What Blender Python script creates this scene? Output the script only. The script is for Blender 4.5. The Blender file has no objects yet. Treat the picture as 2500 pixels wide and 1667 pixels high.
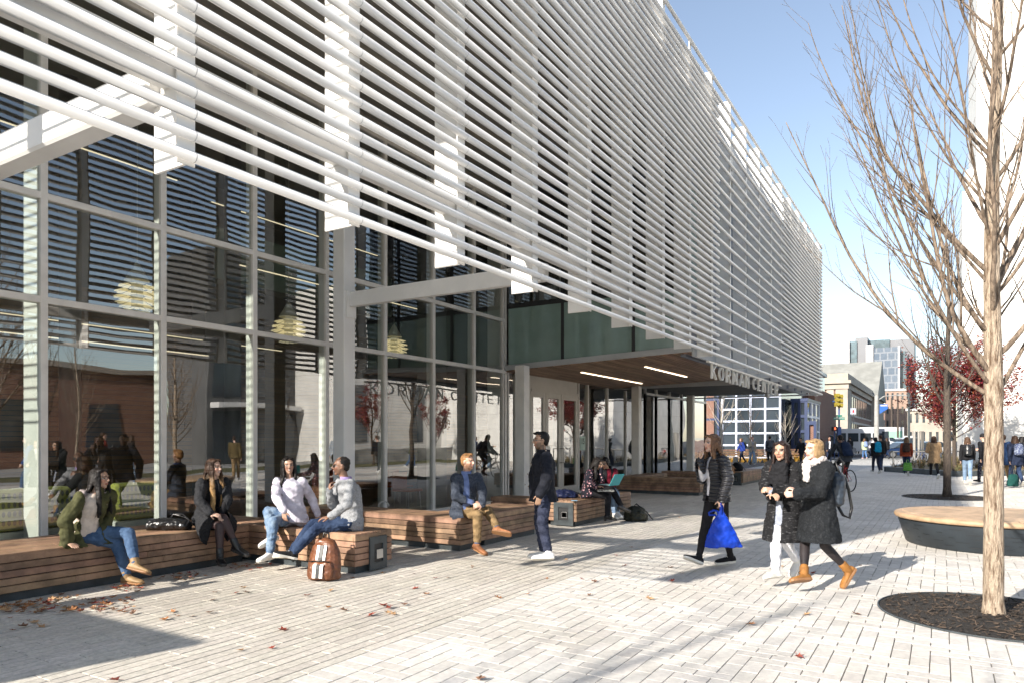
import bpy, math, random
import numpy as np
from mathutils import Vector as V, Matrix, noise
R=math.radians
sc=bpy.context.scene; COL=sc.collection
random.seed(7)
# ------------------------------------------------------------------ camera, sky, sun, exposure
FPX=1722.; CX=1250.; HY=1072.5; H=1.6
YAW=math.atan((2300-CX)/FPX); cC=math.cos(YAW); sC=math.sin(YAW)
FW=V((cC,sC,0)); RT=V((sC,-cC,0)); UP=V((0,0,1))
cam=bpy.data.cameras.new('camera'); cam.sensor_width=36; cam.lens=36*FPX/2500
cam.shift_y=(HY-833.5)/2500; cam.clip_end=3000; cam.clip_start=.05
co=bpy.data.objects.new('camera',cam); COL.objects.link(co)
co.location=(0,0,H); co.rotation_euler=(math.pi/2,0,YAW-math.pi/2); sc.camera=co
SUN_EL=R(27); SUN_TH=R(-15)          # light travels towards +X, a little -Y
sd=V((math.cos(SUN_TH)*math.cos(SUN_EL), math.sin(SUN_TH)*math.cos(SUN_EL), -math.sin(SUN_EL)))
w=bpy.data.worlds.new('World'); sc.world=w; w.use_nodes=True
nt=w.node_tree; bg=nt.nodes['Background']; sk=nt.nodes.new('ShaderNodeTexSky'); sk.sky_type='NISHITA'
sk.sun_disc=False; sk.sun_elevation=SUN_EL; sk.air_density=1.1; sk.dust_density=.6; sk.ozone_density=2.0; sk.altitude=50
az=math.atan2(-sd.x,-sd.y)            # rotation is clockwise from +Y
sk.sun_rotation=az
hsv=nt.nodes.new('ShaderNodeHueSaturation'); hsv.inputs['Saturation'].default_value=.80; hsv.inputs['Value'].default_value=1.15; nt.links.new(sk.outputs[0],hsv.inputs['Color'])
nt.links.new(hsv.outputs[0],bg.inputs[0]); bg.inputs[1].default_value=.105
sl=bpy.data.lights.new('sun','SUN'); sl.energy=5; sl.angle=R(.55); sl.color=(1,.93,.83)
so=bpy.data.objects.new('sun',sl); COL.objects.link(so); so.rotation_euler=sd.to_track_quat('-Z','Y').to_euler()
so.location=(0,0,30)
sc.view_settings.view_transform='Standard'; sc.view_settings.look='None'; sc.view_settings.exposure=.95; sc.view_settings.gamma=1
cy=sc.cycles; cy.use_adaptive_sampling=True; cy.adaptive_threshold=.03; cy.use_denoising=True
cy.max_bounces=7; cy.diffuse_bounces=3; cy.glossy_bounces=3; cy.transmission_bounces=3; cy.transparent_max_bounces=12
cy.caustics_reflective=False; cy.caustics_refractive=False; cy.sample_clamp_indirect=6

def at(px,py,d):                      # point seen at (px,py) of the 2500 px photograph, d metres ahead
    a=(px-CX)/FPX; b=(HY-py)/FPX
    return FW*d+RT*(a*d)+V((0,0,H+b*d))
def atY(px,y,z=0):
    a=(px-CX)/FPX; d=y/(sC-a*cC); return V((d*(cC+a*sC),y,z))
def atX(px,x,z=0):
    a=(px-CX)/FPX; d=x/(cC+a*sC); return V((x,d*(sC-a*cC),z))
def gd(py): return H*FPX/(py-HY)      # depth of a ground point
# ------------------------------------------------------------------ helpers
def tag(o,label=None,cat=None,group=None,kind=None):
    if label: o['label']=label
    if cat: o['category']=cat
    if group: o['group']=group
    if kind: o['kind']=kind
    return o
def empty(name,loc=(0,0,0),rz=0,label=None,cat=None,group=None,kind=None):
    o=bpy.data.objects.new(name,None); COL.objects.link(o); o.location=loc; o.rotation_euler=(0,0,rz); o.empty_display_size=.2
    return tag(o,label,cat,group,kind)
def link(o,parent=None):
    COL.objects.link(o)
    if parent is not None:
        o.parent=parent; o.matrix_parent_inverse=parent_inv(parent)
    return o
def mloc(p):
    m=Matrix.Translation(p.location)@p.rotation_euler.to_matrix().to_4x4()
    return (mloc(p.parent)@p.matrix_parent_inverse@m) if p.parent else m
def parent_inv(p): return mloc(p).inverted()
def copy_tree(o,loc=None,rz=None,parent=None,top=True):
    c=o.copy(); COL.objects.link(c); c.parent=parent
    if top and loc is not None: c.location=loc
    if top and rz is not None: c.rotation_euler=(0,0,rz)
    for ch in list(o.children): copy_tree(ch,parent=c,top=False)
    return c
class MB:
    def __init__(s): s.v=[]; s.f=[]; s.r=[]
    def add(s,vs,fs,r=None):
        b=len(s.v); s.v+= [tuple(x) for x in vs]; s.f+=[tuple(b+i for i in f) for f in fs]
        s.r+=[random.random() if r is None else r]*len(fs); return s
    def obox(s,c,ax,ay,az,hx,hy,hz,r=None):
        c=V(c); vs=[c+ax*(hx*i)+ay*(hy*j)+az*(hz*k) for k in(-1,1) for j in(-1,1) for i in(-1,1)]
        return s.add(vs,[(0,2,3,1),(4,5,7,6),(0,1,5,4),(2,6,7,3),(0,4,6,2),(1,3,7,5)],random.random() if r is None else r)
    def box(s,x0,x1,y0,y1,z0,z1,r=None):
        return s.obox(((x0+x1)/2,(y0+y1)/2,(z0+z1)/2),V((1,0,0)),V((0,1,0)),UP,abs(x1-x0)/2,abs(y1-y0)/2,abs(z1-z0)/2,r)
    def bbox(s,x0,x1,y0,y1,z0,z1,b=.004,r=None):       # box with chamfered edges
        r=random.random() if r is None else r
        X=((x0,x1),(y0,y1),(z0,z1)); I={}; vs=[]
        for c in range(8):
            e=[(c>>k)&1 for k in range(3)]
            for ax in range(3):               # vertex lying on the face normal to ax, inset along the others
                p=[X[k][e[k]] if k==ax else X[k][e[k]]+(b if e[k]==0 else -b) for k in range(3)]
                I[tuple(e),ax]=len(vs); vs.append(p)
        fs=[]
        for ax in range(3):
            o1,o2=[k for k in range(3) if k!=ax]
            for sgn in(0,1):
                q=[]
                for u,v_ in((0,0),(1,0),(1,1),(0,1)):
                    e=[0,0,0]; e[ax]=sgn; e[o1]=u; e[o2]=v_; q.append(I[tuple(e),ax])
                fs.append(q)
            for u in(0,1):
                for v_ in(0,1):
                    e0=[0,0,0]; e0[o1]=u; e0[o2]=v_; e1=list(e0); e1[ax]=1
                    fs.append([I[tuple(e0),o1],I[tuple(e1),o1],I[tuple(e1),o2],I[tuple(e0),o2]])
        for c in range(8):
            e=tuple((c>>k)&1 for k in range(3)); fs.append([I[e,0],I[e,1],I[e,2]])
        return s.add(vs,fs,r)
    def cyl(s,p0,p1,r0,r1=None,n=12,caps=True,r=None):
        r1=r0 if r1 is None else r1; p0=V(p0);p1=V(p1); d=(p1-p0)
        if d.length<1e-6: return s
        d.normalize(); a=d.orthogonal().normalized(); b=d.cross(a)
        vs=[p+(a*math.cos(t)+b*math.sin(t))*q for p,q in((p0,r0),(p1,r1)) for t in[2*math.pi*i/n for i in range(n)]]
        fs=[(i,(i+1)%n,n+(i+1)%n,n+i) for i in range(n)]
        if caps: fs+=[tuple(range(n))[::-1],tuple(range(n,2*n))]
        return s.add(vs,fs,r)
    def tube(s,pts,rad,n=6,r=None,caps=True):
        pts=[V(p) for p in pts]; m=len(pts); rad=[rad]*m if not hasattr(rad,'__len__') else rad
        vs=[]; a=None
        for i,p in enumerate(pts):
            d=(pts[min(i+1,m-1)]-pts[max(i-1,0)])
            d=d.normalized() if d.length>1e-9 else V((0,0,1))
            a=d.orthogonal().normalized() if a is None else (a-d*a.dot(d)).normalized()
            b=d.cross(a)
            vs+=[p+(a*math.cos(2*math.pi*k/n)+b*math.sin(2*math.pi*k/n))*rad[i] for k in range(n)]
        fs=[(i*n+k,i*n+(k+1)%n,(i+1)*n+(k+1)%n,(i+1)*n+k) for i in range(m-1) for k in range(n)]
        if caps: fs+=[tuple(range(n))[::-1],tuple(range((m-1)*n,m*n))]
        return s.add(vs,fs,r)
    def rings(s,rings,closed=True,r=None,cap=True):
        n=len(rings[0]); vs=[p for q in rings for p in q]; m=len(rings)
        fs=[(i*n+k,i*n+(k+1)%n,(i+1)*n+(k+1)%n,(i+1)*n+k) for i in range(m-1) for k in range(n)]
        if cap: fs+=[tuple(range(n))[::-1],tuple(range((m-1)*n,m*n))]
        return s.add(vs,fs,r)
    def ell(s,secs,n=16,r=None):          # secs: (centre, axis a * ra, axis b * rb)
        return s.rings([[V(c)+A*math.cos(2*math.pi*k/n)+B*math.sin(2*math.pi*k/n) for k in range(n)] for c,A,B in secs],r=r)
    def ball(s,c,rx,ry=None,rz=None,n=10,ax=None,r=None):
        ry=ry or rx; rz=rz or rx; c=V(c); ax=ax or (V((1,0,0)),V((0,1,0)),UP); m=max(6,n//2+2)
        rr=[]
        for i in range(m):
            t=math.pi*(i+.35)/(m-.3) ; z=-math.cos(t); q=math.sin(t)
            rr.append([c+ax[2]*(z*rz)+ax[0]*(rx*q*math.cos(2*math.pi*k/n))+ax[1]*(ry*q*math.sin(2*math.pi*k/n)) for k in range(n)])
        return s.rings(rr,r=r)
    def quad(s,a,b,c,d,r=None): return s.add([a,b,c,d],[(0,1,2,3)],r)
    def mesh(s,name='m'):
        me=bpy.data.meshes.new(name); me.from_pydata(s.v,[],s.f); me.update(); return me
    def build(s,name,mat,parent=None,smooth=False,label=None,cat=None,group=None,kind=None,origin=None):
        me=s.mesh(name)
        if s.r:
            a=me.attributes.new('rnd','FLOAT','FACE'); a.data.foreach_set('value',np.array(s.r[:len(me.polygons)],dtype=np.float32))
        if smooth: me.polygons.foreach_set('use_smooth',[True]*len(me.polygons))
        for m_ in (mat if isinstance(mat,(list,tuple)) else [mat]): me.materials.append(m_)
        o=bpy.data.objects.new(name,me)
        if parent is None:
            if origin is None:
                xs=np.array(s.v); origin=V(((xs[:,0].min()+xs[:,0].max())/2,(xs[:,1].min()+xs[:,1].max())/2,xs[:,2].min()))
            me.transform(Matrix.Translation(-V(origin))); o.location=origin
        link(o,parent); return tag(o,label,cat,group,kind)
# ------------------------------------------------------------------ materials
def mat(name,col,rough=.6,var=.0,vs=8.,bump=0.,bs=60.,metal=0.,rnd=0.,emit=0.,stretch=None,coat=0.,spec=.5,col2=None,thr=(.4,.6),trans=0.,sheen=0.,dist=.004,hv=0.):
    m=bpy.data.materials.new(name); m.use_nodes=True; t=m.node_tree; b=t.nodes['Principled BSDF']; N=t.nodes.new; L=t.links.new
    c4=lambda c:(c[0],c[1],c[2],1)
    b.inputs['Base Color'].default_value=c4(col); b.inputs['Roughness'].default_value=rough; b.inputs['Metallic'].default_value=metal
    b.inputs['Specular IOR Level'].default_value=spec
    if coat: b.inputs['Coat Weight'].default_value=coat
    if sheen: b.inputs['Sheen Weight'].default_value=sheen
    if emit: b.inputs['Emission Color'].default_value=c4(col); b.inputs['Emission Strength'].default_value=emit
    tc=N('ShaderNodeTexCoord'); mp=N('ShaderNodeMapping'); L(tc.outputs['Object'],mp.inputs[0])
    if stretch: mp.inputs['Scale'].default_value=stretch
    out=None
    if col2 is not None or var:
        n=N('ShaderNodeTexNoise'); n.inputs['Scale'].default_value=vs; n.inputs['Detail'].default_value=6; n.inputs['Roughness'].default_value=.6; L(mp.outputs[0],n.inputs[0])
        r=N('ShaderNodeValToRGB'); L(n.outputs[0],r.inputs[0]); e=r.color_ramp.elements
        e[0].position,e[1].position=thr
        if col2 is not None: e[0].color=c4(col); e[1].color=c4(col2)
        else:
            e[0].color=c4([x*(1-var) for x in col]); e[1].color=c4([min(1,x*(1+var)) for x in col])
        out=r.outputs[0]
    if rnd or hv:
        at_=N('ShaderNodeAttribute'); at_.attribute_name='rnd'
        hs=N('ShaderNodeHueSaturation'); ma=N('ShaderNodeMath'); ma.operation='MULTIPLY_ADD'; ma.inputs[1].default_value=2*rnd; ma.inputs[2].default_value=1-rnd
        L(at_.outputs['Fac'],ma.inputs[0]); L(ma.outputs[0],hs.inputs['Value'])
        if hv:
            mb=N('ShaderNodeMath'); mb.operation='MULTIPLY_ADD'; mb.inputs[1].default_value=2*hv; mb.inputs[2].default_value=.5-hv
            mc=N('ShaderNodeMath'); mc.operation='FRACT'; md=N('ShaderNodeMath'); md.operation='MULTIPLY'; md.inputs[1].default_value=7.31
            L(at_.outputs['Fac'],md.inputs[0]); L(md.outputs[0],mc.inputs[0]); L(mc.outputs[0],mb.inputs[0]); L(mb.outputs[0],hs.inputs['Hue'])
        if out: L(out,hs.inputs['Color'])
        else: hs.inputs['Color'].default_value=c4(col)
        out=hs.outputs[0]
    if out: L(out,b.inputs['Base Color'])
    if bump:
        n2=N('ShaderNodeTexNoise'); n2.inputs['Scale'].default_value=bs; n2.inputs['Detail'].default_value=5; L(mp.outputs[0],n2.inputs[0])
        bp=N('ShaderNodeBump'); bp.inputs['Strength'].default_value=bump; bp.inputs['Distance'].default_value=dist
        L(n2.outputs[0],bp.inputs['Height']); L(bp.outputs[0],b.inputs['Normal'])
    return m
def weather(m,amt=.16,sc_=.55,spots=True):      # broad stains, tyre-grey traffic film and small dark spots
    t=m.node_tree; b=t.nodes['Principled BSDF']; N=t.nodes.new; L=t.links.new; src=b.inputs['Base Color'].links[0].from_socket
    g=N('ShaderNodeNewGeometry'); n=N('ShaderNodeTexNoise'); n.inputs['Scale'].default_value=sc_; n.inputs['Detail'].default_value=7; n.inputs['Roughness'].default_value=.62; L(g.outputs['Position'],n.inputs[0])
    r=N('ShaderNodeValToRGB'); r.color_ramp.elements[0].position=.36; r.color_ramp.elements[1].position=.6; k=1-amt; r.color_ramp.elements[0].color=(k,k*.985,k*.96,1); L(n.outputs[0],r.inputs[0])
    mx=N('ShaderNodeMix'); mx.data_type='RGBA'; mx.blend_type='MULTIPLY'; mx.inputs[0].default_value=1; L(src,mx.inputs[6]); L(r.outputs[0],mx.inputs[7]); out=mx.outputs[2]
    if spots:
        v=N('ShaderNodeTexVoronoi'); v.inputs['Scale'].default_value=2.6; L(g.outputs['Position'],v.inputs[0]); r2=N('ShaderNodeValToRGB'); r2.color_ramp.elements[0].position=.035; r2.color_ramp.elements[1].position=.05; r2.color_ramp.elements[0].color=(.45,.43,.40,1); L(v.outputs['Distance'],r2.inputs[0])
        m2=N('ShaderNodeMix'); m2.data_type='RGBA'; m2.blend_type='MULTIPLY'; m2.inputs[0].default_value=.8; L(out,m2.inputs[6]); L(r2.outputs[0],m2.inputs[7]); out=m2.outputs[2]
    L(out,b.inputs['Base Color'])
def glass_mat(name,tint,f0=.1,rough=0.,refl=(1,1,1),wob=.0):
    m=bpy.data.materials.new(name); m.use_nodes=True; t=m.node_tree; N=t.nodes.new; L=t.links.new
    t.nodes.remove(t.nodes['Principled BSDF']); out=t.nodes['Material Output']
    g=N('ShaderNodeNewGeometry'); d=N('ShaderNodeVectorMath'); d.operation='DOT_PRODUCT'; L(g.outputs['Incoming'],d.inputs[0]); L(g.outputs['Normal'],d.inputs[1])
    ab=N('ShaderNodeMath'); ab.operation='ABSOLUTE'; L(d.outputs['Value'],ab.inputs[0])
    s1=N('ShaderNodeMath'); s1.operation='SUBTRACT'; s1.inputs[0].default_value=1; L(ab.outputs[0],s1.inputs[1])
    p=N('ShaderNodeMath'); p.operation='POWER'; p.inputs[1].default_value=3.2; L(s1.outputs[0],p.inputs[0])
    ma=N('ShaderNodeMath'); ma.operation='MULTIPLY_ADD'; ma.inputs[1].default_value=1-f0; ma.inputs[2].default_value=f0; L(p.outputs[0],ma.inputs[0])
    tr=N('ShaderNodeBsdfTransparent'); tr.inputs[0].default_value=(*tint,1)
    gl=N('ShaderNodeBsdfGlossy'); gl.inputs['Roughness'].default_value=rough; gl.inputs[0].default_value=(*refl,1)
    if wob:
        tc=N('ShaderNodeTexCoord'); n=N('ShaderNodeTexNoise'); n.inputs['Scale'].default_value=.9; n.inputs['Detail'].default_value=1; L(tc.outputs['Object'],n.inputs[0])
        bp=N('ShaderNodeBump'); bp.inputs['Strength'].default_value=1; bp.inputs['Distance'].default_value=wob; L(n.outputs[0],bp.inputs['Height']); L(bp.outputs[0],gl.inputs['Normal'])
    mx=N('ShaderNodeMixShader'); L(ma.outputs[0],mx.inputs[0]); L(tr.outputs[0],mx.inputs[1]); L(gl.outputs[0],mx.inputs[2]); L(mx.outputs[0],out.inputs[0])
    return m
def brick_mat(name,c1,c2,mortar,bw,rh,ms=.01,plane='XZ',rough=.85,off=.5,bump=.3):
    m=bpy.data.materials.new(name); m.use_nodes=True; t=m.node_tree; b=t.nodes['Principled BSDF']; N=t.nodes.new; L=t.links.new
    tc=N('ShaderNodeTexCoord'); sx=N('ShaderNodeSeparateXYZ'); L(tc.outputs['Object'],sx.inputs[0])
    cb=N('ShaderNodeCombineXYZ')
    if plane=='XY': L(sx.outputs[0],cb.inputs[0]); L(sx.outputs[1],cb.inputs[1])
    else:
        ad=N('ShaderNodeMath'); ad.operation='ADD'; L(sx.outputs[0],ad.inputs[0]); L(sx.outputs[1],ad.inputs[1]); L(ad.outputs[0],cb.inputs[0]); L(sx.outputs[2],cb.inputs[1])
    br=N('ShaderNodeTexBrick'); br.offset=off; br.inputs['Scale'].default_value=1; br.inputs['Brick Width'].default_value=bw; br.inputs['Row Height'].default_value=rh; br.inputs['Mortar Size'].default_value=ms
    br.inputs['Color1'].default_value=(*c1,1); br.inputs['Color2'].default_value=(*c2,1); br.inputs['Mortar'].default_value=(*mortar,1); br.inputs['Mortar Smooth'].default_value=.2
    L(cb.outputs[0],br.inputs[0]); b.inputs['Roughness'].default_value=rough
    n=N('ShaderNodeTexNoise'); n.inputs['Scale'].default_value=1.3; n.inputs['Detail'].default_value=8; L(tc.outputs['Object'],n.inputs[0])
    mx=N('ShaderNodeMix'); mx.data_type='RGBA'; mx.blend_type='MULTIPLY'; mx.inputs[0].default_value=.5
    r=N('ShaderNodeValToRGB'); r.color_ramp.elements[0].color=(.72,.72,.72,1); r.color_ramp.elements[1].color=(1.15,1.15,1.15,1); r.color_ramp.elements[0].position=.3; r.color_ramp.elements[1].position=.7
    L(n.outputs[0],r.inputs[0]); L(br.outputs[0],mx.inputs[6]); L(r.outputs[0],mx.inputs[7]); L(mx.outputs[2],b.inputs['Base Color'])
    if bump:
        bp=N('ShaderNodeBump'); bp.inputs['Strength'].default_value=bump; bp.inputs['Distance'].default_value=.01; bp.invert=True; L(br.outputs['Fac'],bp.inputs['Height']); L(bp.outputs[0],b.inputs['Normal'])
    return m
M={}
M['white']=mat('white_paint_metal',(.74,.73,.71),.42,var=.05,vs=1.7)
M['tube']=mat('louver_white',(.72,.71,.695),.38,var=.05,vs=.8)
M['grey']=mat('grey_panel_metal',(.44,.45,.455),.45,var=.07,vs=1.2,rnd=.05)
M['mull']=mat('mullion_aluminium',(.74,.71,.67),.4,var=.05,vs=3)
M['dkmetal']=mat('dark_steel',(.045,.055,.06),.45,var=.2,vs=6)
M['glass']=glass_mat('facade_glass',(.66,.69,.66),.22,wob=.004)
M['glass_clear']=glass_mat('clear_glass',(.75,.82,.79),.10,wob=.0015)
M['spandrel']=mat('green_spandrel_glass',(.21,.30,.26),.12,var=.06,vs=1.5,coat=.6)
M['blackline']=mat('black_gasket',(.015,.016,.018),.5)
M['teak']=mat('bench_wood',(.31,.19,.118),.6,var=.25,vs=5,stretch=(1,1,1),rnd=.17,hv=.012,bump=.35,bs=45,dist=.002)
weather(M['teak'],.28,2.2,False)
M['soffit']=mat('soffit_wood',(.31,.19,.12),.5,var=.25,vs=3,stretch=(.3,5,1),rnd=.3,hv=.01)
M['ledstrip']=mat('strip_light',(1,.86,.62),.5,emit=2.3)
M['ledin']=mat('strip_light_inside',(1,.84,.56),.5,emit=.7)
M['ceil']=mat('dark_ceiling',(.10,.098,.088),.8,var=.1,vs=1)
M['oliveceil']=mat('soffit_board',(.22,.205,.18),.75,var=.08,vs=1.2)
M['infloor']=mat('interior_floor',(.16,.15,.14),.4,var=.1,vs=2)
M['paver']=mat('light_paver',(.60,.57,.525),.85,var=.07,vs=22,bump=.5,bs=180,rnd=.10,hv=.01,dist=.0025)
M['paver2']=mat('beige_paver',(.56,.52,.46),.88,var=.12,vs=30,bump=.8,bs=150,rnd=.08,hv=.01,dist=.004)
weather(M['paver']); weather(M['paver2'])
M['joint']=mat('paver_joint',(.19,.18,.165),.95,var=.3,vs=40,bump=.4,bs=200)
M['mulch']=mat('mulch',(.022,.018,.015),.95,var=.5,vs=40,bump=1,bs=70,dist=.02)
M['asphalt']=mat('asphalt',(.07,.07,.072),.9,var=.2,vs=3,bump=.3,bs=90)
M['concrete']=mat('concrete',(.34,.335,.32),.85,var=.12,vs=2.5,bump=.2,bs=80)
M['soil']=mat('planting_soil',(.10,.075,.05),.95,col2=(.16,.13,.07),vs=6,bump=1,bs=30,dist=.03)
M['bark']=mat('tree_bark',(.12,.075,.045),.9,col2=(.42,.335,.25),vs=6,stretch=(6,6,1.1),bump=1,bs=16,dist=.03,thr=(.36,.56))
M['barkc']=mat('twig_bark',(.10,.072,.052),.9,col2=(.25,.19,.14),vs=9,stretch=(4,4,1),bump=.8,bs=26,dist=.008)
M['barkd']=mat('dark_bark',(.045,.034,.028),.9,col2=(.10,.078,.06),vs=10,stretch=(5,5,1.2),bump=1,bs=24,dist=.01)
M['barkp']=mat('pale_bark',(.38,.33,.27),.9,var=.2,vs=10,stretch=(4,4,1))
# ------------------------------------------------------------------ ground
YS,YG,XC=4.2,9.4,15.05                # screen plane, glass plane, fascia corner
def ground():
    m=MB(); m.quad((-60,-400,-.02),(900,-400,-.02),(900,400,-.02),(-60,400,-.02)); m.build('ground',M['asphalt'],kind='structure')
    m=MB(); m.quad((-14,-9.2,-.011),(60,-9.2,-.011),(60,9.5,-.011),(-14,9.5,-.011)); m.build('paving_bed',M['joint'],kind='structure')
    def slab(m,x0,x1,y0,y1,g=.004):
        z=random.uniform(-.0012,.0012); g2=g+random.uniform(0,.0015); r=random.random()
        x0+=g;x1-=g;y0+=g2;y1-=g2; e=.002
        vs=[(x0,y0,-.012),(x1,y0,-.012),(x1,y1,-.012),(x0,y1,-.012),(x0+e,y0+e,z),(x1-e,y0+e,z),(x1-e,y1-e,z),(x0+e,y1-e,z)]
        m.add(vs,[(4,5,6,7),(0,1,5,4),(1,2,6,5),(2,3,7,6),(3,0,4,7)],r)
    random.seed(3)
    m=MB(); p=.105; yb=3.70; nrow=int((9.4-yb)/p)
    for j in range(nrow):
        x=-2-random.choice([0,.2,.4]) ; y0=yb+j*p
        while x<34:
            slab(m,x,x+.6,y0,y0+p,.0034); x+=.6
    m.build('paving_strips',M['paver2'],kind='structure')
    m=MB(); w_=.125
    i=-2.0
    while i<46: slab(m,i,i+w_,yb-2*w_,yb,.0019); i+=w_
    y1=yb-2*w_; nj=int((y1+8.9)/w_)
    for j in range(nj):
        y0=y1-(j+1)*w_; jj=-j
        for i in range(0,int(48/w_)):
            k=(i-jj)%8; x0=-2+i*w_
            if k==0 or k==2: slab(m,x0,x0+2*w_,y0,y0+w_,.0019)
            elif k==7 or k==5:
                if j>0: slab(m,x0,x0+w_,y0,y0+2*w_,.0019)
                else: slab(m,x0,x0+w_,y0,y0+w_,.0019)
    m.build('paving',M['paver'],kind='structure')
    far=brick_mat('far_paving',(.50,.49,.47),(.44,.435,.42),(.25,.245,.23),.25,.125,.006,'XY')
    m=MB(); m.quad((46.0,-9,-.004),(62,-9,-.004),(62,9.4,-.004),(46.0,9.4,-.004)); m.quad((-14,-9,-.004),(-2.05,-9,-.004),(-2.05,9.4,-.004),(-14,9.4,-.004)); m.quad((34,3.7,-.006),(46,3.7,-.006),(46,9.4,-.006),(34,9.4,-.006))
    m.build('far_paving',far,kind='structure')
    m=MB(); m.quad((62,-30,-.006),(70,-30,-.006),(70,40,-.006),(62,40,-.006)); m.build('pavement',M['concrete'],kind='structure')
    m=MB(); m.quad((-14,-26,-.008),(62,-26,-.008),(62,-9.2,-.008),(-14,-9.2,-.008)); m.build('path',M['concrete'],kind='structure')
ground()
# ------------------------------------------------------------------ campus building
B=empty('campus_building',(18,9,0),label='white two storey campus building with a glazed lobby behind a screen of white tubes',cat='building')
def BX(name,mt,x0,x1,y0,y1,z0,z1,par=None,**k):
    m=MB(); m.box(x0,x1,y0,y1,z0,z1); return m.build(name,M[mt],par or B,**k)
XK=[2.83+1.548*k for k in range(0,9)]
ZS,ZT=7.5,9.3
# structure shell
BX('roof','grey',1.9,31.3,4.75,22,9.3,9.45)
BX('wall','oliveceil',2.0,31.0,21.7,22,0,9.3)
BX('wall','oliveceil',1.88,1.94,11.45,21.7,0,7.8)  # solid end wall added to block sun from the deep lobby
BX('floor','infloor',1.9,31,9.5,21.7,-.03,.02)
BX('ceiling','oliveceil',1.9,XC,YG+.1,21.7,ZS,ZS+.1)
BX('ceiling','oliveceil',1.7,XC,4.9,YG+.1,7.8,7.9)
BX('soffit_board','oliveceil',1.9,XC,YG-.02,YG+.08,ZS+.03,7.8)
BX('ceiling','ceil',XC,31,9.6,21.7,3.36,3.5)
BX('parapet_wall','grey',1.6,31.2,4.75,4.9,7.8,ZT)
BX('parapet_wall','grey',1.6,1.75,4.9,16,7.1,ZT)
BX('wall','grey',30.9,31.05,9.6,21.7,0,9.3)
BX('wall','ceil',31.0,31.1,9.6,9.8,0,9.3)
# wood-slatted interior wall and mezzanine
m=MB()
for k in range(46): m.box(2.2,30,16.0,16.05,.1+k*.105,.19+k*.105)
m.build('slat_wall',mat('inside_wood_slats',(.26,.155,.075),.6,var=.2,vs=3,stretch=(.3,1,1),rnd=.25),B)
BX('wall','ceil',2.1,30.5,16.06,16.2,0,ZS)
BX('mezzanine_floor','ceil',9.5,XC,13.2,16,4.9,5.2)
BX('mezzanine_wall','spandrel',9.5,XC,13.1,13.2,5.0,6.1)
# mullions (with deep inner fins) and panes
def mull(x,y0=YG-.05,y1=YG+.42,w=.06,z1=ZS,z0=0.02,name='mullion',mt='mull'):
    m=MB(); m.bbox(x-w/2,x+w/2,y0,YG+.02,z0,z1,.004); m.build(name,M[mt],B)
    m=MB(); m.box(x-w*.35,x+w*.35,YG+.03,y1,z0,z1); m.build('mullion_fin',M['white'],B)
xs=[2.0]+XK[0:8]+[XC-.0]
xs=[2.0]+XK[:8]+[XC]
for k,x in enumerate(xs): mull(x,y1=YG+(.40 if k<3 else .14),w=.085)
mull(XC-.12,w=.05)
zr=[0.06,3.3,4.57,ZS]
for a,b in zip(xs[:-1],xs[1:]):
    for q in range(3):
        m=MB(); m.quad((a+.03,YG,zr[q]+.03),(b-.03,YG,zr[q]+.03),(b-.03,YG,zr[q+1]-.03),(a+.03,YG,zr[q+1]-.03)); m.build('window',M['glass'],B)
for z in zr:
    m=MB(); m.bbox(2.0,XC,YG-.045,YG+.08,z-.042,z+.042,.004); m.build('transom',M['mull'],B)
# left end: glazed wall with posts
for k in range(1):
    y=YG+2.0*k; m=MB(); m.box(1.93,1.99,y-.03,y+.03,0,ZS); m.build('mullion',M['mull'],B)
    m=MB(); m.quad((1.96,y+.03,.05),(1.96,y+2.04,.05),(1.96,y+2.04,ZS),(1.96,y+.03,ZS)); m.build('window',M['glass_clear'],B)
# interior columns
for x in (5.2,8.3,11.4):
    m=MB(); m.cyl((x+.9,12.2,0),(x+.9,12.2,ZS),.16,n=20); m.build('inside_column',M['ceil'],B,smooth=True)
for x,y0 in ((13.2,10.2),(10.2,14.5)):
    BX('inside_column','ceil',x,x+.5,y0,y0+.5,0,ZS)
# interior strip lights on the ceilings
for y,x0,x1,z in ((11.6,4.6,7.6,6.2),(12.6,9,14,6.4),(11.2,8.6,14,4.86),(14.6,3,12.5,3.9),(13.4,3,9.5,3.4)):
    m=MB(); m.box(x0,x1,y-.009,y+.009,z-.02,z); m.build('strip_light',M['ledin'],B)
m=MB(); m.box(4.4,14.6,7.97,8.03,7.77,7.805); m.build('strip_light',M['ledstrip'],B)
for k in range(3):
    m=MB(); m.box(3.4+k*3.1,5.6+k*3.1,8.7,8.72,7.78,7.805); m.box(3.4+k*3.1,5.6+k*3.1,8.76,8.78,7.78,7.805); m.build('air_vent',M['blackline'],B)
# upper volume: fascia facing the lobby side
def fz(y): return 3.50-(y-4.6)*.036
m=MB()
for k,(ya,yb_) in enumerate(((YG-.12,7.80),(7.72,6.0),(5.92,4.75))):
    m.quad((XC,ya,fz(ya)+.14),(XC,yb_,fz(yb_)+.14),(XC,yb_,4.86),(XC,ya,4.86))
m.build('spandrel',M['spandrel'],B)
m=MB()
for ya,yb_ in ((YG-.12,7.80),(7.72,6.0),(5.92,4.75)):
    m.quad((XC,ya,4.98),(XC,yb_,4.98),(XC,yb_,ZS),(XC,ya,ZS))
m.build('window',M['glass'],B)
m=MB(); m.box(XC-.01,XC+.02,4.75,YG-.1,4.86,4.98); m.box(XC-.012,XC+.02,7.72,7.8,3.5,ZS); m.box(XC-.012,XC+.02,5.92,6.0,3.5,ZS); m.build('gasket',M['blackline'],B)
m=MB()
y0,y1=4.6,YG-.06
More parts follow.
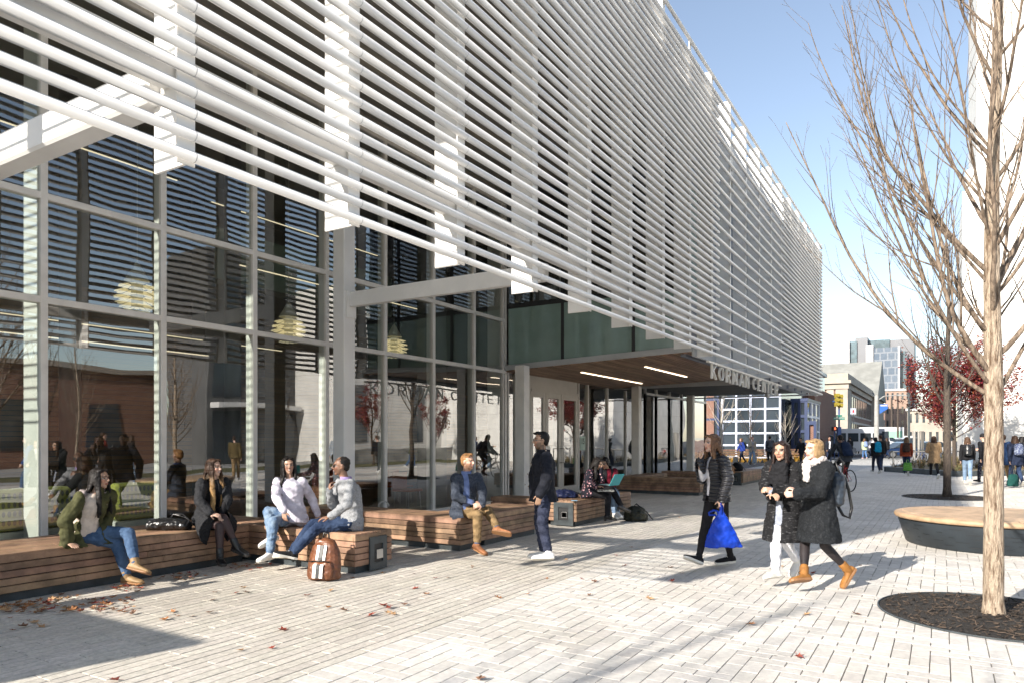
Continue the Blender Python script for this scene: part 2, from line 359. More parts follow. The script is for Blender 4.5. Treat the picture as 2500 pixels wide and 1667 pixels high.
m.add([(XC-.06,y0,fz(y0)),(XC-.06,y1,fz(y1)),(XC-.06,y1,fz(y1)+.13),(XC-.06,y0,fz(y0)+.13),(XC+.02,y0,fz(y0)),(XC+.02,y1,fz(y1)),(XC+.02,y1,fz(y1)+.13),(XC+.02,y0,fz(y0)+.13)],[(0,1,2,3),(4,7,6,5),(0,4,5,1),(3,2,6,7),(0,3,7,4),(1,5,6,2)])
m.build('fascia',M['grey'],B)
BX('upper_floor','ceil',XC+.05,31,4.8,16,3.52,3.6)
BX('wall','ceil',17.6,17.7,4.9,16,3.6,ZS)
# desks seen in the upper room
for y in (5.4,6.6,8.2):
    BX('screen_panel','grey',15.6,15.65,y,y+.5,4.6,5.45)
# front wall of the upper volume, behind the tubes
m=MB(); x=XC+.1
wall_r=random.Random(5)
while x<31.1:
    m.box(x,min(x+1.52,31.1),4.78,4.9,3.42 if x<22.8 else 3.42,9.3,wall_r.random()); x+=1.53
m.build('cladding',mat('blue_grey_cladding',(.20,.22,.26),.45,var=.08,vs=1.2,rnd=.06),B)
m=MB()
for k in range(11):
    x=XC+.1+k*1.53; m.box(x+1.0,x+1.25,4.755,4.779,3.45,9.2)
m.build('cladding_strip',mat('blue_grey_strip',(.12,.145,.185),.35,var=.1,vs=2),B)
# windows behind the first dense stretch of tubes
for x in (XC+1.53*k+.25 for k in (0,)):
    m=MB(); m.box(x,x+.7,4.76,4.775,4.7,7.2); m.build('window',M['spandrel'],B)
# wooden soffit over the entrance
m=MB(); sx0,sx1=XC-.02,22.0
n=46
for k in range(n):
    y0=4.62+(YG+.1-4.62)*k/n; y1=4.62+(YG+.1-4.62)*(k+1)/n-.012
    x=sx0
    while x<sx1-.01:
        x2=min(x+random.uniform(1.6,2.6),sx1); m.box(x+.002,x2-.002,y0,y1,fz(y0)-.02,fz(y0)); x=x2
m.build('soffit',M['soffit'],B)
BX('soffit_board','blackline',sx0+.05,sx1,4.7,YG+.1,3.51,3.55)
m=MB(); m.box(sx0,sx1,4.56,4.615,3.40,3.60); m.box(sx1,sx1+.05,4.56,YG,3.28,3.52); m.build('soffit_trim',M['grey'],B)
for (xa,xb,y) in ((0,0,8.0),(0,0,6.3)):
    z=fz(y)-.026
    if y==8.0: A=atY(1441,7.75); xa=A.x; xb=xa+4.3
    else: xa=16.7; xb=20.0
    m=MB(); m.box(xa,xb,y-.028,y+.028,z-.01,z); m.build('strip_light',M['ledstrip'],B)
# columns with plates, outrigger beams
colx=[atY(840,8.55).x,atY(1275,8.55).x,atY(1554,8.55).x,atY(1686,8.55).x]
for k,x in enumerate(colx):
    m=MB(); zt=4.65+3 if k==0 else 3.36
    m.bbox(x-.13,x+.13,8.42,8.68,0,zt if k==0 else zt,.012); m.build('column',M['tube' if k==0 else 'mull'],B)
def beam(x,ya,yb_,z,h=.2,w=.14,par=None):
    m=MB(); m.box(x-w/2,x+w/2,ya,yb_,z,z+h); return m.build('beam',M['white'],B)
m=MB(); m.box(colx[0]-.1,colx[0]+.12,8.39,8.42,3.62,4.05); m.build('plate',M['white'],B)
beam(colx[0]+.02,4.7,8.42,3.80,.24,.10)
# left beam: from the wall out to the first fin
m=MB(); p0=V((2.80,4.55,4.15)); p1=V((2.80,YG-.1,4.15))
m.bbox(2.73,2.93,4.5,YG-.1,3.84,4.10,.02); m.build('beam',M['white'],B,smooth=False)
# door wall under the soffit
def glassrow(xs,z0,z1,y=YG,mt='glass',mw=.05):
    for a,b in zip(xs[:-1],xs[1:]):
        m=MB(); m.quad((a+mw/2,y+.01,z0),(b-mw/2,y+.01,z0),(b-mw/2,y+.01,z1),(a+mw/2,y+.01,z1)); m.build('window',M[mt],B)
    for x in xs:
        m=MB(); m.bbox(x-mw/2,x+mw/2,y-.04,y+.06,.02,z1,.003); m.build('mullion',M['mull'],B)
X=lambda px:atY(px,YG).x
glassrow([XC+.0,X(1239),X(1258)],.05,3.3)
fr=mat('door_frame_beige',(.52,.49,.44),.45,var=.04,vs=3); M['door']=fr
dx=[X(1290),X(1328),X(1366),X(1407)]
m=MB(); m.box(X(1258),X(1292),YG-.05,YG+.05,.0,3.32); m.build('door_frame',fr,B)
for k,(a,b) in enumerate(zip(dx[:-1],dx[1:])):
    d=MB(); s_=.16
    d.bbox(a+.01,a+s_,YG-.06,YG,.02,2.9); d.bbox(b-s_,b-.01,YG-.06,YG,.02,2.9); d.bbox(a+s_,b-s_,YG-.06,YG,2.75,2.9); d.bbox(a+s_,b-s_,YG-.06,YG,.02,.26)
    door=d.build('door',fr,B)
    g=MB(); g.quad((a+s_,YG-.03,.26),(b-s_,YG-.03,.26),(b-s_,YG-.03,2.75),(a+s_,YG-.03,2.75)); g.build('window',M['glass'],door)
    h=MB()
    if k>0:
        hx=a+.28 if k==2 else b-.1
        h.tube([(hx,YG-.06,1.35),(hx,YG-.2,1.35),(hx,YG-.2,.95),(hx,YG-.06,.95)],.016,8); h.build('handle',mat('steel_handle',(.7,.7,.68),.25,metal=1),door)
m=MB(); m.box(X(1292),X(1407)+.05,YG-.07,YG+.05,2.9,2.97); m.box(X(1292),X(1407),YG-.03,YG+.05,2.97,3.34); m.build('door_frame',fr,B)
# card reader pedestal panel
m=MB(); m.bbox(dx[1]-.35,dx[1]+.12,YG-.14,YG-.07,.0,1.42,.01); m.box(dx[1]-.05,dx[1]+.05,YG-.15,YG-.14,.85,1.15); m.build('door_panel',M['mull'],B)
gx=[X(1411),X(1434),X(1482),X(1527),X(1575)]
glassrow(gx,.05,3.3,mw=.06)
gx2=[X(1575),X(1602),X(1634),X(1664),X(1692),X(1722)]
glassrow(gx2,.05,3.27,mw=.06); glassrow(gx2,3.35,9.2,mw=.06)
m=MB(); m.box(gx2[0],gx2[-1],YG-.05,YG+.05,3.27,3.35); m.box(X(1411),gx2[-1],YG-.05,YG+.05,.0,.06); m.build('transom',M['mull'],B)
for x in (X(1500),):
    BX('inside_column','ceil',x,x+.5,YG+.4,YG+.9,0,3.4)
# ------------------------------------------------------------------ white tube screen
XE0,XM0,XM1,XE1=1.25,15.55,23.0,31.25
ZL=3.45; PITCH=.1415; NT=44
S=empty('tube_screen',(16,YS,3.4),label='screen of horizontal white tubes hung in front of the lobby glass',cat='sun screen')
mA=MB(); mB=MB(); mJ=MB()
for k in range(NT):
    z=ZL+k*PITCH; r_=.0355
    if k>NT-4 and k%2: continue
    def run(m,x0,x1):
        m.cyl((x0,YS,z),(x1,YS,z),r_,n=14,r=.5)
    if k%2==0: run(mA,XE0,XE1)
    else: run(mA,XE0,XM0+.05); run(mB,XM1-.05,XE1)
    jx=[XK[0]+1.548*q+.04 for q in range(-1,9)]
    for x in jx:
        if x<XM0: mJ.cyl((x-.003,YS,z),(x+.003,YS,z),r_+.0012,n=14,caps=False)
nA=len(mA.f); mA.add(mJ.v,mJ.f); oA=mA.build('louver_tubes',[M['tube'],M['grey']],S); mB.build('louver_tubes',M['tube'],S)
for p in oA.data.polygons[nA:]: p.material_index=1
for o in S.children:
    if o.name.startswith('louver'): 
        for p in o.data.polygons: p.use_smooth=len(p.vertices)==4
# continuous carrier rail
m=MB(); z=ZL+3.45*PITCH; m.bbox(XE0,XM0,YS+.06,YS+.26,z,z+.17,.01); m.build('rail',M['white'],S)
zt=ZL+(NT-1)*PITCH
fx=[XK[0]+1.548*q for q in range(-1,19)]
for q,x in enumerate(fx):
    if x>31.3: break
    m=MB()
    wide=x<XM0+.1
    m.bbox(x-.012,x+.012,YS+.045,YS+.36,ZL-.055,zt-.22,.003)
    m.build('fin',M['white'],S)
    m=MB(); fw=.13 if wide else .05
    m.box(x-.06 if wide else x-.025,x+fw-.06 if wide else x+.025,YS+.030,YS+.044,ZL-.05,zt-.1); m.build('fin_flange',M['white'],S)
    if not wide or q%2: 
        m=MB(); m.box(x-.3,x+.3,YS+.1,YS+.55,zt-.35,zt-.3) if 0 else m.box(x-.02,x+.02,YS+.04,YS+.30,zt-.22,zt-.02); m.build('bracket',M['white'],S)
# ledges between posts in the open middle stretch
for q in range(5):
    x=XM0+.02+q*1.52
    for z in (ZL+.62,8.35):
        m=MB(); m.box(x+.05,x+1.0,YS+.3,4.78,z,z+.07); m.build('ledge',M['white'],S)
# tube screen round the left end of the building (throws the striped shadows) and the far end
for XE,nm in ((XE0,'left'),(XE1,'far')):
    m=MB(); k0=0
    for k in range(26 if nm=='left' else NT):
        z=ZL+k*PITCH
        if nm=='far' and k%2 and 0: continue
        m.cyl((XE,YS,z),(XE,15.5 if nm=='left' else YG+6,z),.0145 if nm=='left' else .03,n=8,r=.5)
    m.build('louver_tubes',M['tube'],S,smooth=True)
    for q in range(5):
        y=YS+.2+q*1.9; m=MB(); m.box(XE+(.05 if nm=='left' else -.5),XE+(.5 if nm=='left' else -.05),y-.06,y+.06,ZL-.06,ZT if nm=='far' else 7.0); m.build('fin',M['white'],S)
m=MB(); m.box(XE1+.0,XE1+.08,YG+6,YG+12,0,9.3); m.build('wall',M['grey'],B)
# solid panels above the left-end tubes, and two unseen walls added to cast shade on the paving
BX('parapet_wall','grey',XE0-.02,XE0+.03,YS,16,7.15,9.4,S)
m=MB(); m.bbox(-2.15,-2.0,6.45,12.5,0,2.92,.01); m.build('shadow_wall',M['concrete'],label='unseen concrete wall added off the left end of the lobby to cast a paving shadow',cat='wall')
m=MB(); m.bbox(.35,2.25,7.72,7.80,.05,1.5,.01); m.box(.4,2.2,7.74,7.78,0,.05); m.build('shadow_wall',M['concrete'],label='unseen low concrete wall added left of the first bench to shade the paving',cat='wall')
# ------------------------------------------------------------------ sign
SG=empty('building_sign',(18.5,4.36,3.0),label='sign of pale metal letters reading KORMAN CENTER under the white tubes',cat='sign')
SGM=mat('sign_letters',(.74,.71,.65),.45)
m=MB(); xa=atY(1728,4.36).x; xb=atY(1906,4.36).x; m.box(xa,xb,4.33,4.40,3.285,3.325); m.build('sign_rail',SGM,SG)
lets=[('K',1737,1748),('O',1755,1767),('R',1773,1783),('M',1789.5,1799.5),('A',1806,1815),('N',1820,1828),('C',1838.5,1846),('E',1851,1857),('N',1862,1868.5),('T',1873,1879),('E',1882.5,1888.5),('R',1892.5,1899)]
for ch,p0,p1 in lets:
    x0=atY(p0,4.36).x; x1=atY(p1,4.36).x; h=.31; z0=2.965; wd=(x1-x0); t=.027; m=MB(); m2=m
    def bar(u0,v0,u1,v1,tt=t):      # stroke in letter space (0..1)
        a=V((x0+u0*wd,4.36,z0+v0*h)); b=V((x0+u1*wd,4.36,z0+v1*h)); d=(b-a); l=d.length; d.normalize(); nrm=V((-d.z,0,d.x))
        m.obox((a+b)/2,d,V((0,1,0)),nrm,l/2+tt*.25,.025,tt/2)
    if ch=='K': bar(.08,0,.08,1);bar(.08,.42,.92,1);bar(.35,.55,.95,0)
    if ch=='O':
        pts=[(.5+.42*math.cos(q*math.pi/8),.5+.45*math.sin(q*math.pi/8)) for q in range(17)]
        for a,b in zip(pts[:-1],pts[1:]): bar(*a,*b)
    if ch=='C':
        pts=[(.52+.42*math.cos(R(50)+q*R(260)/12),.5+.45*math.sin(R(50)+q*R(260)/12)) for q in range(13)]
        for a,b in zip(pts[:-1],pts[1:]): bar(*a,*b)
    if ch=='R':
        bar(.08,0,.08,1);bar(.08,.96,.6,.96);bar(.6,.96,.88,.85);bar(.88,.85,.88,.62);bar(.88,.62,.6,.5);bar(.08,.5,.6,.5);bar(.5,.5,.94,0)
    if ch=='M': bar(.05,0,.05,1);bar(.95,0,.95,1);bar(.05,1,.5,.25);bar(.95,1,.5,.25)
    if ch=='A': bar(.03,0,.5,1);bar(.97,0,.5,1);bar(.22,.33,.78,.33)
    if ch=='N': bar(.06,0,.06,1);bar(.94,0,.94,1);bar(.06,1,.94,0)
    if ch=='E': bar(.08,0,.08,1);bar(.08,.96,.92,.96);bar(.08,.5,.82,.5);bar(.08,.04,.92,.04)
    if ch=='T': bar(.5,0,.5,1);bar(0,.96,1,.96)
    m.build('letter',SGM,SG)
# ------------------------------------------------------------------ buildings beyond the plaza
def gridwall(name,par,mt,o,ax,n,m_,dw,dh,t,d,z0=0):   # frame bars of a window grid on one wall: origin o, along ax
    m=MB(); nr=V((ax.y,-ax.x,0))
    for i in range(n+1): m.obox(o+ax*(i*dw)+UP*(m_*dh/2),ax,nr,UP,t/2,d,m_*dh/2)
    for j in range(m_+1): m.obox(o+ax*(n*dw/2)+UP*(j*dh),ax,nr,UP,n*dw/2,d*1.1,t/2)
    return m.build(name,mt,par)
def thing_box(name,label,cat,mt,x0,x1,y0,y1,z0,z1,part='wall',group=None):
    e=empty(name,((x0+x1)/2,(y0+y1)/2,z0),0,label,cat,group); m=MB(); m.box(x0,x1,y0,y1,z0,z1); m.build(part,mt,e); return e
dg=mat('dark_window_glass',(.035,.045,.055),.08,spec=.8,var=.3,vs=.4); M['dg']=dg
bluep=mat('blue_painted_frame',(.012,.028,.09),.4); whf=mat('white_window_frame',(.50,.55,.68),.45)
brk=brick_mat('red_brick',(.19,.07,.04),(.15,.055,.035),(.30,.24,.2),.22,.075,.01)
e=empty('glass_building',(55,20,0),0,'low building with white gridded windows and blue frames behind the bare saplings','building')
ya=atX(1905,52).y; yl=atX(1764,52).y
m=MB(); m.box(52,74,ya,ya+26,0,7.6); m.build('wall',dg,e)
nv=6; dy=(yl-ya)/4
gridwall('window_frame',whf,None,V((0,0,0)),V((0,1,0)),1,1,1,1,.1,.1) if 0 else None
gridwall('window_frame',e,whf,V((51.95,ya,.35)),V((0,1,0)),4,8,dy,.86,.13,.05)
gridwall('window_frame',e,bluep,V((51.95,yl+.3,.2)),V((0,1,0)),10,5,2.0,1.45,.16,.05)
m=MB()
for k in range(4):
    m.box(51.9,52.0,yl+.6+k*4,yl+2.2+k*4,0,6.5)
m.build('brick_panel',brk,e)
m=MB(); m.box(51.8,74.2,ya-.2,ya+26.2,7.6,7.9); m.build('roof',M['grey'],e)
m=MB(); m.box(52.3,52.5,atX(1872,52.4).y-.15,atX(1872,52.4).y+.25,0,4); m.build('column',bluep,e)
# blue glass tower with lit side
xt=55; y0=atX(1968,xt).y; y1=atX(1936,xt).y; zt_=1.6+(HY-978)/FPX*(xt*cC+y0*sC)
e=empty('glass_tower',(xt+2,y0+1,0),0,'navy framed glass corner tower beside the brick wall at the plaza end','building')
m=MB(); m.box(xt,xt+6,y0,y1,0,zt_); m.build('wall',dg,e)
gridwall('window_frame',e,bluep,V((xt-.04,y0,0)),V((0,1,0)),2,4,(y1-y0)/2,zt_/4,.2,.06)
gridwall('window_frame',e,whf,V((xt,y0-.04,0)),V((1,0,0)),3,4,2,zt_/4,.16,.05)
m=MB(); m.box(xt-.15,xt+6.15,y0-.15,y1+.15,zt_,zt_+.2); m.build('roof',bluep,e)
e=empty('blue_portal',(53,0,0),0,'blue steel doorway frame standing right of the glass tower','doorway'); y0=atX(1994,53).y; y1=atX(1970,53).y
m=MB(); m.box(52.8,53.2,y0,y0+.18,0,2.9); m.box(52.8,53.2,y1-.18,y1,0,2.9); m.box(52.8,53.2,y0+.18,y1-.18,2.65,2.9); m.build('frame',bluep,e)
m=MB(); m.box(53.0,53.05,y0+.18,y1-.18,0,2.65); m.build('door',brk,e)
xb=64; y0=atX(1989,xb).y; y1=atX(1915,xb).y
e=thing_box('brick_building','plain red brick building rising behind the navy glass tower','building',brk,xb,xb+14,y0,y1+12,0,1.6+(HY-945)/FPX*(xb*cC+y0*sC))
# classical building
stone=mat('buff_stone',(.36,.315,.265),.8,var=.1,vs=.6,bump=.2,bs=5); brk2=brick_mat('brown_brick',(.22,.12,.09),(.17,.09,.07),(.3,.25,.22),.25,.08,.01)
wfr=mat('pale_trim',(.55,.53,.50),.6); slate=mat('green_slate_roof',(.24,.24,.22),.8,var=.12,vs=.4)
Xc=130.; Yc=atX(2066,Xc).y; zt_=1.6+(HY-935)/FPX*(Xc*cC+Yc*sC)
e=empty('classical_building',(Xc+20,Yc+10,0),0,'old brown brick and buff stone building with a long row of side windows','building')
m=MB(); m.box(Xc,Xc+62,Yc,Yc+40,0,zt_); m.build('wall',brk2,e)
m=MB(); m.box(Xc-.8,Xc+62.8,Yc-.8,Yc+40,zt_,zt_+.5); m.box(Xc-.4,Xc+62.4,Yc-.4,Yc+40,zt_-.9,zt_); m.box(Xc-.3,Xc+62,Yc-.3,Yc+40,zt_+.5,zt_+1.7); m.build('cornice',stone,e)
m=MB()
m.box(Xc-.25,Xc+.5,Yc-.25,Yc+1.6,0,zt_-.9); m.box(Xc-.2,Xc+.1,Yc+1.9,Yc+3.0,0,zt_-.9); m.box(Xc-.2,Xc+.1,Yc+7.2,Yc+8.4,0,zt_-.9); m.box(Xc+.5,Xc+5.5,Yc-.25,Yc+.05,0,zt_-.9)
m.build('pilaster',stone,e)
for k in range(3):
    for z,h in ((1.2,3.2),(5.8,3.4)):
        y=Yc+4.2+k*6.2; m=MB(); m.box(Xc-.1,Xc+.1,y,y+1.8,z,z+h); w_=m.build('window',dg,e); m=MB(); m.box(Xc-.25,Xc+.1,y-.3,y+2.1,z-.35,z); m.box(Xc-.25,Xc+.1,y-.3,y+2.1,z+h,z+h+.5); m.box(Xc-.16,Xc-.1,y+.8,y+1,z,z+h); m.build('frame',wfr,w_)
for k in range(15):
    for z,h in ((1.1,3.4),(6.0,3.3)):
        x=Xc+8+k*3.4; m=MB(); m.box(x,x+1.7,Yc-.06,Yc+.1,z,z+h); w_=m.build('window',dg,e); m=MB(); m.box(x-.1,x+1.8,Yc-.18,Yc,z-.3,z); m.box(x-.1,x+1.8,Yc-.18,Yc,z+h,z+h+.35); m.build('sill',wfr,w_)
Xr=190.; y0=atX(2150,Xr+10).y; dR=Xr*cC+y0*sC
zr1=1.6+(HY-886)/FPX*(Xr*cC+20*sC)
m=MB(); a0,a1=y0-1,y0+60; ze=11
m.add([(Xr-14,a0,ze),(Xr+14,a0,ze),(Xr,a0,zr1),(Xr-14,a1,ze),(Xr+14,a1,ze),(Xr,a1,zr1)],[(0,1,2),(3,5,4),(0,2,5,3),(1,4,5,2),(0,3,4,1)])
gb=empty('gabled_hall',(Xr,y0+20,0),0,'large hall with a grey green gabled roof rising behind the old brick building','building')
m.build('roof',slate,gb); m=MB(); m.box(Xr-13,Xr+13,a0+.5,a1,0,ze); m.build('wall',stone,gb)
# far tower group
tw=mat('tower_white',(.40,.40,.41),.5,var=.03,vs=.1); tg=mat('tower_grey',(.15,.155,.17),.5,var=.05,vs=.1)  # grey darkened to stand for tower fronts in shade
tb=brick_mat('tower_grid',(.13,.16,.20),(.10,.13,.17),(.20,.22,.25),3.2,3.6,.35,bump=0); tgl=mat('tower_glass',(.09,.13,.15),.2,var=.3,vs=.2)
te=empty('tower_block',(400,20,0),0,'cluster of tall white and grey hospital style towers on the skyline','building')
for nm,mt,X0,p0,p1,yt in (('wall',tw,400,2026,2074,832),('window_strip',tgl,402,2074,2092,833),('wall',tg,403,2088,2118,823),('window_strip',tgl,408,2117,2172,828),('wall',tg,409,2169,2232,826),('wall',tw,380,2114,2132,841),('wall',tb,381,2132,2193,846),('wall',tw,379.5,2192,2197,844),('window_strip',tgl,384,2197,2212,856)):
    ya_=atX(p1,X0).y; yb_=atX(p0,X0).y; z=1.6+(HY-yt)/FPX*(X0*cC+ya_*sC); m=MB(); m.box(X0,X0+25,ya_,yb_,0,z); m.build(nm,mt,te)
pk=brick_mat('pale_pink_brick',(.33,.21,.16),(.28,.18,.13),(.4,.33,.28),.5,.2,.02)
def far_block(name,label,mt,X0,p0,p1,yt,nwx=4,nwz=4):
    ya_=atX(p1,X0).y; yb_=atX(p0,X0).y; d=X0*cC+ya_*sC; z=1.6+(HY-yt)/FPX*d
    e=thing_box(name,label,'building',mt,X0,X0+15,ya_,yb_,0,z)
    for i in range(nwx):
        for j in range(nwz):
            y=ya_+(i+.3)*(yb_-ya_)/nwx; zz=(j+.35)*z/nwz; m=MB(); m.box(X0-.05,X0+.05,y,y+.4*(yb_-ya_)/nwx,zz,zz+.5*z/nwz); m.build('window',dg,e)
    m=MB(); m.box(X0-.3,X0+15.3,ya_-.3,yb_+.3,z,z+.5); m.build('cornice',wfr,e)
far_block('brick_building','pale pink brick block with a light cornice right of the old brick building',pk,210,2161,2222,952,5,4)
far_block('brick_building','low tan building partly hidden by the red maple',stone,170,2215,2330,1000,7,2)
far_block('brick_building','brown building far down the street behind the white lorry',brk2,230,2120,2165,985,3,3)
# white stone building on the right
wst=brick_mat('white_stone_panels',(.76,.745,.71),(.72,.705,.67),(.52,.50,.47),2.4,1.2,.018,off=0,bump=.3)
e=empty('white_building',(60,-12,0),0,'tall pale stone building behind the foreground tree at the right edge','building')
y0=atX(2350,46).y; m=MB(); m.box(46,62,-17,y0,0,15.2); m.build('wall',wst,e)
y0=atX(2384,47).y; m=MB(); m.box(47,61,-17,y0,15.2,44); m.build('wall',wst,e)
m=MB(); m.cyl((47.2,atX(2350,47).y-1.0,15.2),(47.2,atX(2350,47).y-1.0,16.6),.9,n=20); m.build('roof_drum',wst,e)
e=empty('white_building',(42,-20,0),0,'long low wall of pale stone panels across the lawn, seen mirrored in the lobby glass','building')
m=MB(); m.box(34.5,96,-30,-16,0,12); m.build('wall',wst,e)
for k in range(5):
    m=MB(); m.box(36+k*6.5,37.2+k*6.5,-16,-15.93,1.5,5.5); m.build('window',dg,e)
m=MB(); m.box(33,96,-15.2,-15,0,1.0); m.build('retaining_wall',M['concrete'],e)
# buildings mirrored on the left
e=empty('brick_building',(0,-30,0),0,'red brown brick hall opposite the lobby, seen only mirrored in the left panes','building')
m=MB(); m.box(2,28.5,-36,-26,0,5.8); m.build('wall',brk,e)
for k in range(5):
    m=MB(); m.box(5+k*4.6,7+k*4.6,-26,-25.94,1,3.9); m.build('window',dg,e)
m=MB(); m.box(1.7,28.6,-36.3,-25.7,5.8,6.1); m.build('cornice',stone,e)
e=empty('grey_building',(15,-30,0),0,'grey modern building with a dark doorway opposite, mirrored in the middle panes','building')
m=MB(); m.box(27.5,34.4,-24,-20,0,13.5); m.build('wall',mat('grey_render',(.12,.12,.12),.8,var=.1,vs=1),e)
for k in range(3):
    for z in (.1,4.4,8.6):
        m=MB(); m.box(27.9+k*2.2,29.7+k*2.2,-20,-19.93,z,z+3.4); m.build('window',dg,e)
m=MB(); m.box(27.7,34.2,-19.93,-19.0,3.7,4.0); m.build('canopy',M['white'],e)
# lawn on the mirrored side
gr=mat('lawn_grass',(.07,.085,.03),.95,col2=(.14,.12,.05),vs=3,bump=1,bs=60,dist=.02)
m=MB(); m.quad((-14,-15,.0),(46,-15,.0),(46,-11,.0),(-14,-11,.0)); m.build('lawn',gr,kind='structure')
# ------------------------------------------------------------------ trees
def perp(d,rg):
    a=d.orthogonal().normalized(); b=d.cross(a); t=rg.uniform(0,2*math.pi); return a*math.cos(t)+b*math.sin(t)
def limb(m,p,d,L,r,lv,rg,up=.12,wig=.10,tw=None,twl=.25,leafs=None,maxlv=3,dens=1.):
    n=max(3,int(L/.13)) if lv<maxlv else 3; st=L/n; pts=[p.copy()]; rr=[r]
    for i in range(n):
        d=(d+UP*(up*st*4)+V((rg.gauss(0,wig),rg.gauss(0,wig),rg.gauss(0,wig*.6)))*min(1,st*4)).normalized()
        p=p+d*st; f=(i+1)/n; q=r*(1-f*.82); pts.append(p.copy()); rr.append(max(q,.0016))
        if lv<maxlv and i>=max(1,n*.12):
            pr=(.62 if lv==1 else .75)*dens
            if rg.random()<pr:
                a=perp(d,rg); ang=rg.uniform(.35,.75); dd=(d*math.cos(ang)+a*math.sin(ang)+UP*.15).normalized()
                l2=L*(1-f*.75)*rg.uniform(.28,.55)
                if l2>.07: limb(m,p.copy(),dd,l2,q*.55,lv+1,rg,up*1.1,wig*1.15,None,twl,leafs,maxlv,dens)
        if leafs is not None and lv>=maxlv-1 : leafs.append(p.copy())
    m.tube(pts,rr,n=8 if r>.02 else (5 if r>.006 else 3),caps=r>.01)
def tree(loc,h,r,fork,mt,label,seed,limbs=18,spread=.8,L0=2.2,group=None,up=.16,extra=(),leaf=None,name='bare_tree',top=.93,maxlv=3,dens=1.,lean=(0,0),flare=1.35):
    rg=random.Random(seed); e=empty(name,loc,0,label,'tree',group); loc=V(loc)
    tr=MB(); pts=[];rr=[]; n=90 if loc.x<10 and loc.x>5 else 26
    for i in range(n+1):
        f=i/n; z=f*h; k=max(0,(z-fork)/(h-fork)); q=r*(1-.12*min(1,z/fork)) if z<fork else r*.84*(1-k)**1.0+.008
        if z<.12: q=r*(flare-(flare-1)*z/.12)
        wv=k*.10*h/7; pts.append(loc+V((math.sin(z*1.3+seed)*wv*.6+lean[0]*z,math.cos(z*1.1+seed*2)*wv*.6+lean[1]*z,z-.02))); rr.append(q)
    tr.tube(pts,rr,n=28 if n>30 else 16)
    if n>30:
        for i_,q_ in enumerate(tr.v):
            v_=V(q_); c_=pts[min(i_//28,n)]; d_=(v_-c_); k_=1+.055*noise.noise(V((v_.x*14,v_.y*14,v_.z*5)))+.035*noise.noise(V((v_.x*45,v_.y*45,v_.z*16))); tr.v[i_]=tuple(c_+d_*k_)
    tr.build('trunk',mt,e,smooth=True)
    def tp(z):
        f=min(.999,z/h)*n; i=int(f); return pts[i].lerp(pts[i+1],f-i), rr[i]
    cr=MB(); lf=[] if leaf else None; ga=2.39996
    for k in range(limbs):
        f=(k+.5)/limbs; z=fork+(h*top-fork)*f**1.15; p,q=tp(z); a=k*ga+rg.uniform(-.3,.3)
        el=R(42)+R(18)*f+rg.uniform(-.12,.12); hd=V((math.cos(a),math.sin(a),0)); d=hd*math.cos(el)*spread/.8+UP*math.sin(el)
        L=L0*(1-.62*f)*rg.uniform(.8,1.15)*1.15; limb(cr,p,d.normalized(),L,q*.30+.003,1,rg,up,.09,leafs=lf,maxlv=maxlv,dens=dens)
    for (z,hd,el,L,rd) in extra:
        p,q=tp(z); d=(V(hd).normalized()*math.cos(el)+UP*math.sin(el)); limb(cr,p,d,L,rd,1,rg,up,.07,leafs=lf,maxlv=maxlv,dens=dens)
    cr.build('crown',M['barkc'] if mt is M['bark'] else mt,e,smooth=True)
    if leaf:
        lm,cnt,sz,zmin=leaf; m=MB(); rg.shuffle(lf)
        for i in range(cnt):
            p=lf[i%len(lf)]+V((rg.gauss(0,.10),rg.gauss(0,.10),rg.gauss(0,.08))); 
            a=V((rg.gauss(0,1),rg.gauss(0,1),rg.gauss(0,.6))).normalized(); b=perp(a,rg); s=sz*rg.uniform(.6,1.3)
            m.add([p-a*s,p+b*s*.6-a*s*.2,p+a*s,p-b*s*.6-a*s*.1],[(0,1,2,3)],rg.random())
        m.build('leaves',lm,e)
    return e
left=-RT
tree((7.76,-.40,0),7.6,.083,1.98,M['bark'],'bare young tree with a pale trunk in a mulch circle, nearest at the right',11,limbs=24,spread=.8,L0=2.8,up=.13,dens=1.0,
     extra=[(2.0,left+FW*.2,R(30),3.3,0.0213),(2.08,left-FW*.3,R(40),3.5,0.0197),(2.0,RT+FW*.1,R(48),2.8,0.0205),(2.3,left+FW*.5,R(38),3.2,0.0172),(2.55,left-FW*.1,R(44),3.5,0.0180),(3.0,left+FW*.1,R(47),3.2,0.0164),(2.9,RT-FW*.3,R(50),3.0,0.0164),(3.4,left*.8-FW*.5,R(50),2.9,0.0148),(3.7,left+FW*.3,R(52),2.7,0.0139),(4.2,left,R(55),2.4,0.0123),(3.5,RT+FW*.4,R(50),2.7,0.0148)])
tree((23.0,-.12,0),7.3,.10,2.3,M['barkd'],'bare dark barked tree in the second mulch circle behind the round bench',5,limbs=24,spread=.72,L0=2.7,up=.17,dens=.75)
redl=mat('red_leaves',(.15,.018,.012),.6,rnd=.5,hv=.03); 
tree(at(2330,1110,33).xy.to_3d(),5.6,.09,1.5,M['barkd'],'maple covered in dark red autumn leaves in the planting bed',9,limbs=34,spread=1.5,L0=3.9,leaf=(redl,21000,.055,0),name='red_maple',up=.10,top=.9)
G='small bare saplings in front of the glass building'
tree(at(1762,1113,44).xy.to_3d(),4.3,.09,1.9,M['barkp'],'pale barked sapling left of the white gridded windows',21,limbs=16,spread=.95,L0=2.2,group=G,maxlv=3,dens=.6,up=.08)
tree(at(1832,1113,47).xy.to_3d(),4.9,.06,1.4,M['barkd'],'dark barked sapling in front of the white gridded windows',22,limbs=18,spread=.8,L0=2.3,group=G,maxlv=3,dens=.6)
